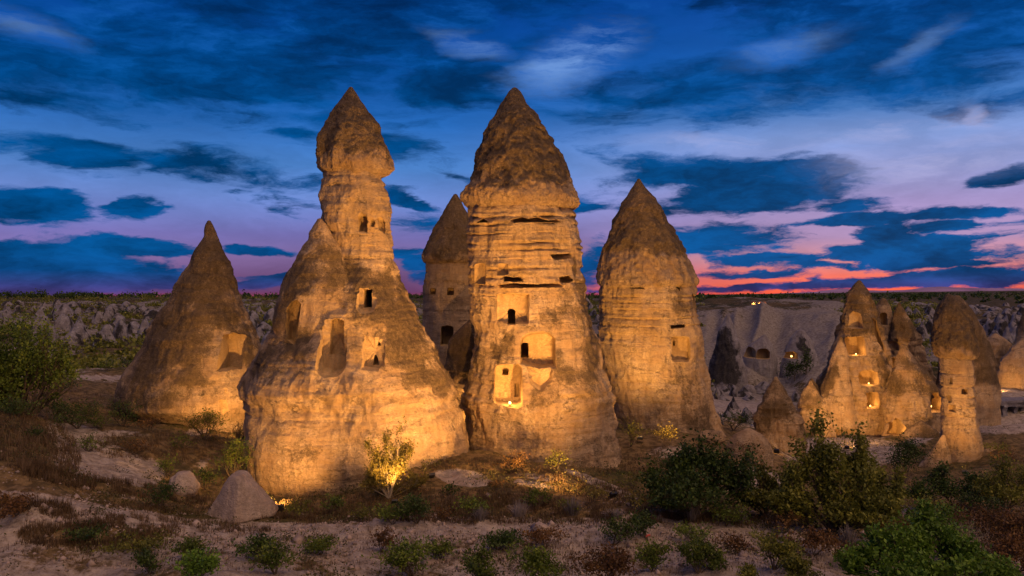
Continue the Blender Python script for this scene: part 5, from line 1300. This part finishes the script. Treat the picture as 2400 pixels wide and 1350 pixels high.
# ------------------------------------------------------------------ lamps
WARM = (1.0, 0.485, 0.135)
M_HOUS = simple_mat('lamp_housing', (0.05,0.05,0.05), 0.4, metal=0.6)
M_GLASS = simple_mat('lamp_glass', (0.9,0.7,0.4), 0.3, emit=(1.0,0.55,0.16), es=5.0, var=0.02)
def box(sx, sy, sz, cz=0, cyy=0):
    V = [(x*sx/2, cyy+y*sy/2, cz+z*sz/2) for z in (-1,1) for y in (-1,1) for x in (-1,1)]
    return V, [(0,2,3,1),(4,5,7,6),(0,1,5,4),(2,6,7,3),(0,4,6,2),(1,3,7,5)]
def floodlight(label, p, target, watts, spot=110, blend=0.8, color=WARM, size=0.25, k=1.0, radius=0.15):
    r = empty('floodlight', p, label, 'floodlight')
    d = (Vector(target)-p).normalized()
    q = d.to_track_quat('Y', 'Z'); r.rotation_euler = (0, 0, 0)
    head = bpy.data.objects.new('housing', None)
    V, Fc = box(0.34*k, 0.12*k, 0.26*k); V = [tuple(q @ Vector(v)+Vector((0,0,0.28*k))) for v in V]
    me = bpy.data.meshes.new('housing'); me.from_pydata(V, [], Fc); link('housing', me, M_HOUS, r)
    V, Fc = box(0.28*k, 0.012*k, 0.20*k, 0, 0.068*k); V = [tuple(q @ Vector(v)+Vector((0,0,0.28*k))) for v in V]
    me = bpy.data.meshes.new('lens'); me.from_pydata(V, [], Fc); link('lens', me, M_GLASS, r)
    v, f = tube([Vector((-0.19*k,0,0.28*k)), Vector((-0.19*k,0,0.02)), Vector((0.19*k,0,0.02)), Vector((0.19*k,0,0.28*k))], [0.015*k]*4, 4)
    me = bpy.data.meshes.new('bracket'); me.from_pydata([tuple(a) for a in v], [], f); link('bracket', me, M_HOUS, r)
    l = bpy.data.lights.new('beam', 'SPOT'); l.energy = watts; l.color = color; l.spot_size = math.radians(spot); l.spot_blend = blend; l.shadow_soft_size = radius
    lo = bpy.data.objects.new('beam', l); COL.objects.link(lo); lo.parent = r
    lo.location = Vector((0,0,0.28*k))+d*(0.12*k+0.05); lo.rotation_euler = d.to_track_quat('-Z', 'Y').to_euler()
    return r
def glow(label, p, watts, color=WARM, k=1.0):
    """small bulb lamp standing in a niche"""
    r = empty('niche_lamp', p, label, 'lamp')
    import bmesh
    bm = bmesh.new(); bmesh.ops.create_icosphere(bm, subdivisions=2, radius=0.075*k, matrix=Matrix.Translation((0,0,0.10*k)))
    me = bpy.data.meshes.new('bulb'); bm.to_mesh(me); bm.free(); link('bulb', me, M_GLASS, r)
    bm = bmesh.new(); bmesh.ops.create_cone(bm, cap_ends=True, segments=12, radius1=0.07*k, radius2=0.05*k, depth=0.06*k, matrix=Matrix.Translation((0,0,0.01)))
    me = bpy.data.meshes.new('socket'); bm.to_mesh(me); bm.free(); link('socket', me, M_HOUS, r)
    l = bpy.data.lights.new('bulb_light', 'POINT'); l.energy = watts; l.color = color; l.shadow_soft_size = 0.08*k
    lo = bpy.data.objects.new('bulb_light', l); COL.objects.link(lo); lo.parent = r; lo.location = (0, -0.05, 0.10*k+0.22*k)
    return r
def gp(px, py, Y): 
    x = (px-1200)/F*Y; return Vector((x, Y, gz(x, Y)))
# main floods
floodlight('ground floodlight among glowing shrubs below the right corner of the largest chimney', gp(1436,1200,35.5), W(1020,600,47), 16000, 104, 0.7)
floodlight('ground floodlight at the foot of the floodlit tree', gp(1010,1165,39.5), W(880,860,44), 1700, 115, 0.9)
floodlight('ground floodlight on the terrace facing the largest chimney', gp(1120,1215,33.5), W(1180,400,47), 15000, 90, 0.8)
floodlight('ground floodlight hidden between the plain cone and the tall chimney', gp(575,1030,49.5), W(510,790,56), 4500, 120, 0.9)
floodlight('ground floodlight behind the bush at the left foot of the wide chimney', gp(1500,1050,54.5), W(1500,640,61), 4200, 110, 0.9, color=(1.0,0.52,0.15))
floodlight('ground floodlight behind the broad dark tree', gp(1600,1130,46), W(1530,560,61), 13000, 90, 0.9)
floodlight('ground floodlight in the gap beside the small back chimney', gp(1075,1035,52.2), W(1050,640,60), 1300, 130, 0.9)
floodlight('ground floodlight before the right-hand pinnacles', gp(1985,1085,69), W(2040,800,82), 12000, 95, 0.9)
floodlight('ground floodlight at the foot of the slender column', gp(2262,1165,56.5), W(2245,800,63), 5200, 120, 0.9)
floodlight('ground floodlight lighting the mottled small cone', gp(1820,1120,57), W(1822,960,63), 420, 130, 0.9)
floodlight('ground floodlight by the terrace behind the slender column', gp(2338,905,103.5), W(2350,840,114), 1500, 140, 0.9)
floodlight('ground floodlight right of the big angular boulder', gp(655,1212,36.5), W(535,780,53), 4000, 100, 0.9)
floodlight('small ground floodlight under the trunk of the floodlit tree', gp(925,1195,36.6), W(915,1055,38.8), 2200, 70, 0.8, k=0.7)
# lamps standing in niches
def niche_pt(prof, Y, depth, px, py, inset):
    fy = front_y(prof, Y, depth, px, py); return W(px, py, fy+inset)
glow('bright bare lamp at the foot of the lit niche in the largest chimney', niche_pt(pD, YD, .9, 1195, 949, 0.10), 110)
glow('lamp in the upper niche of the highest pinnacle', niche_pt(pF1, YF, .8, 2006, 832, 0.45), 50, k=0.9)
glow('lamp under the middle niche of the highest pinnacle', niche_pt(pF1, YF, .8, 2036, 901, 0.45), 45, k=0.9)
glow('lamp in the lowest niche of the highest pinnacle', niche_pt(pF1, YF, .8, 2040, 954, 0.45), 38, k=0.9)
glow('lamp in the small arched doorway of the speckled front cone', niche_pt(pF4, YF-5, .8, 2114, 1021, 0.3), 30, k=0.9)
glow('lamp in the round hole on the right side of the speckled front cone', niche_pt(pF4, YF-5, .8, 2182, 955, 0.6), 40, k=0.9)
glow('lamp in the niche of the brown pinnacle behind the speckled cone', niche_pt(pF3, YF+2, .8, 2094, 878, 0.5), 30, k=0.9)
glow('lamp in the cave window of the tent-shaped rock house', niche_pt(pQ, 130, .6, 1855, 838, 0.8), 5, k=2)
0 and glow('lamp in the tall niche of the tall chimney', niche_pt(pB, YB, .92, 776, 829, 0.95), 5)
# village lights on the far fields
M_WIN = simple_mat('lit_window', (0.9,0.6,0.2), 0.5, emit=(1.0,0.42,0.06), es=1.3, var=0.02)
def village():
    for i, (px, py, lb) in enumerate([(1780,724,'brightest lit farmhouse on the far plateau'),(1766,727,'lit farmhouse left of the brightest one on the far plateau'),(1792,727,'low lit farmhouse right of the brightest one')]):
        p = place(px, py, 172, 420); s = p.y/F
        w, h = 7*s, 5*s
        r = empty('farmhouse', p, lb, 'house')
        V, Fc = box(w, w*0.7, h, h/2); me = bpy.data.meshes.new('wall'); me.from_pydata(V, [], Fc); link('wall', me, simple_mat('plaster', (0.5,0.42,0.3)), r)
        V = [(-w*.55,-w*.4,h),(w*.55,-w*.4,h),(w*.55,w*.4,h),(-w*.55,w*.4,h),(-w*.5,0,h*1.5),(w*.5,0,h*1.5)]
        me = bpy.data.meshes.new('roof'); me.from_pydata(V, [], [(0,1,5,4),(2,3,4,5),(0,4,3),(1,2,5),(0,3,2,1)]); link('roof', me, simple_mat('roof_tile', (0.2,0.09,0.06)), r)
        for k in (-1, 1):
            V, Fc = box(w*0.12, 0.06, h*0.26, h*0.55, -w*0.35-0.03); V = [(x+k*w*0.22, y, z) for x, y, z in V]
            me = bpy.data.meshes.new('window'); me.from_pydata(V, [], Fc); link('window', me, M_WIN, r)
        l = bpy.data.lights.new('yard_light', 'POINT'); l.energy = 25; l.color = WARM; lo = bpy.data.objects.new('yard_light', l); COL.objects.link(lo); lo.parent = r; lo.location = (0, -w*0.9, h*0.7)
village()
print('TRIS', sum(sum(len(p.vertices)-2 for p in m.polygons) if len(m.polygons) < 3000 else len(m.loops)-2*len(m.polygons) for m in bpy.data.meshes))
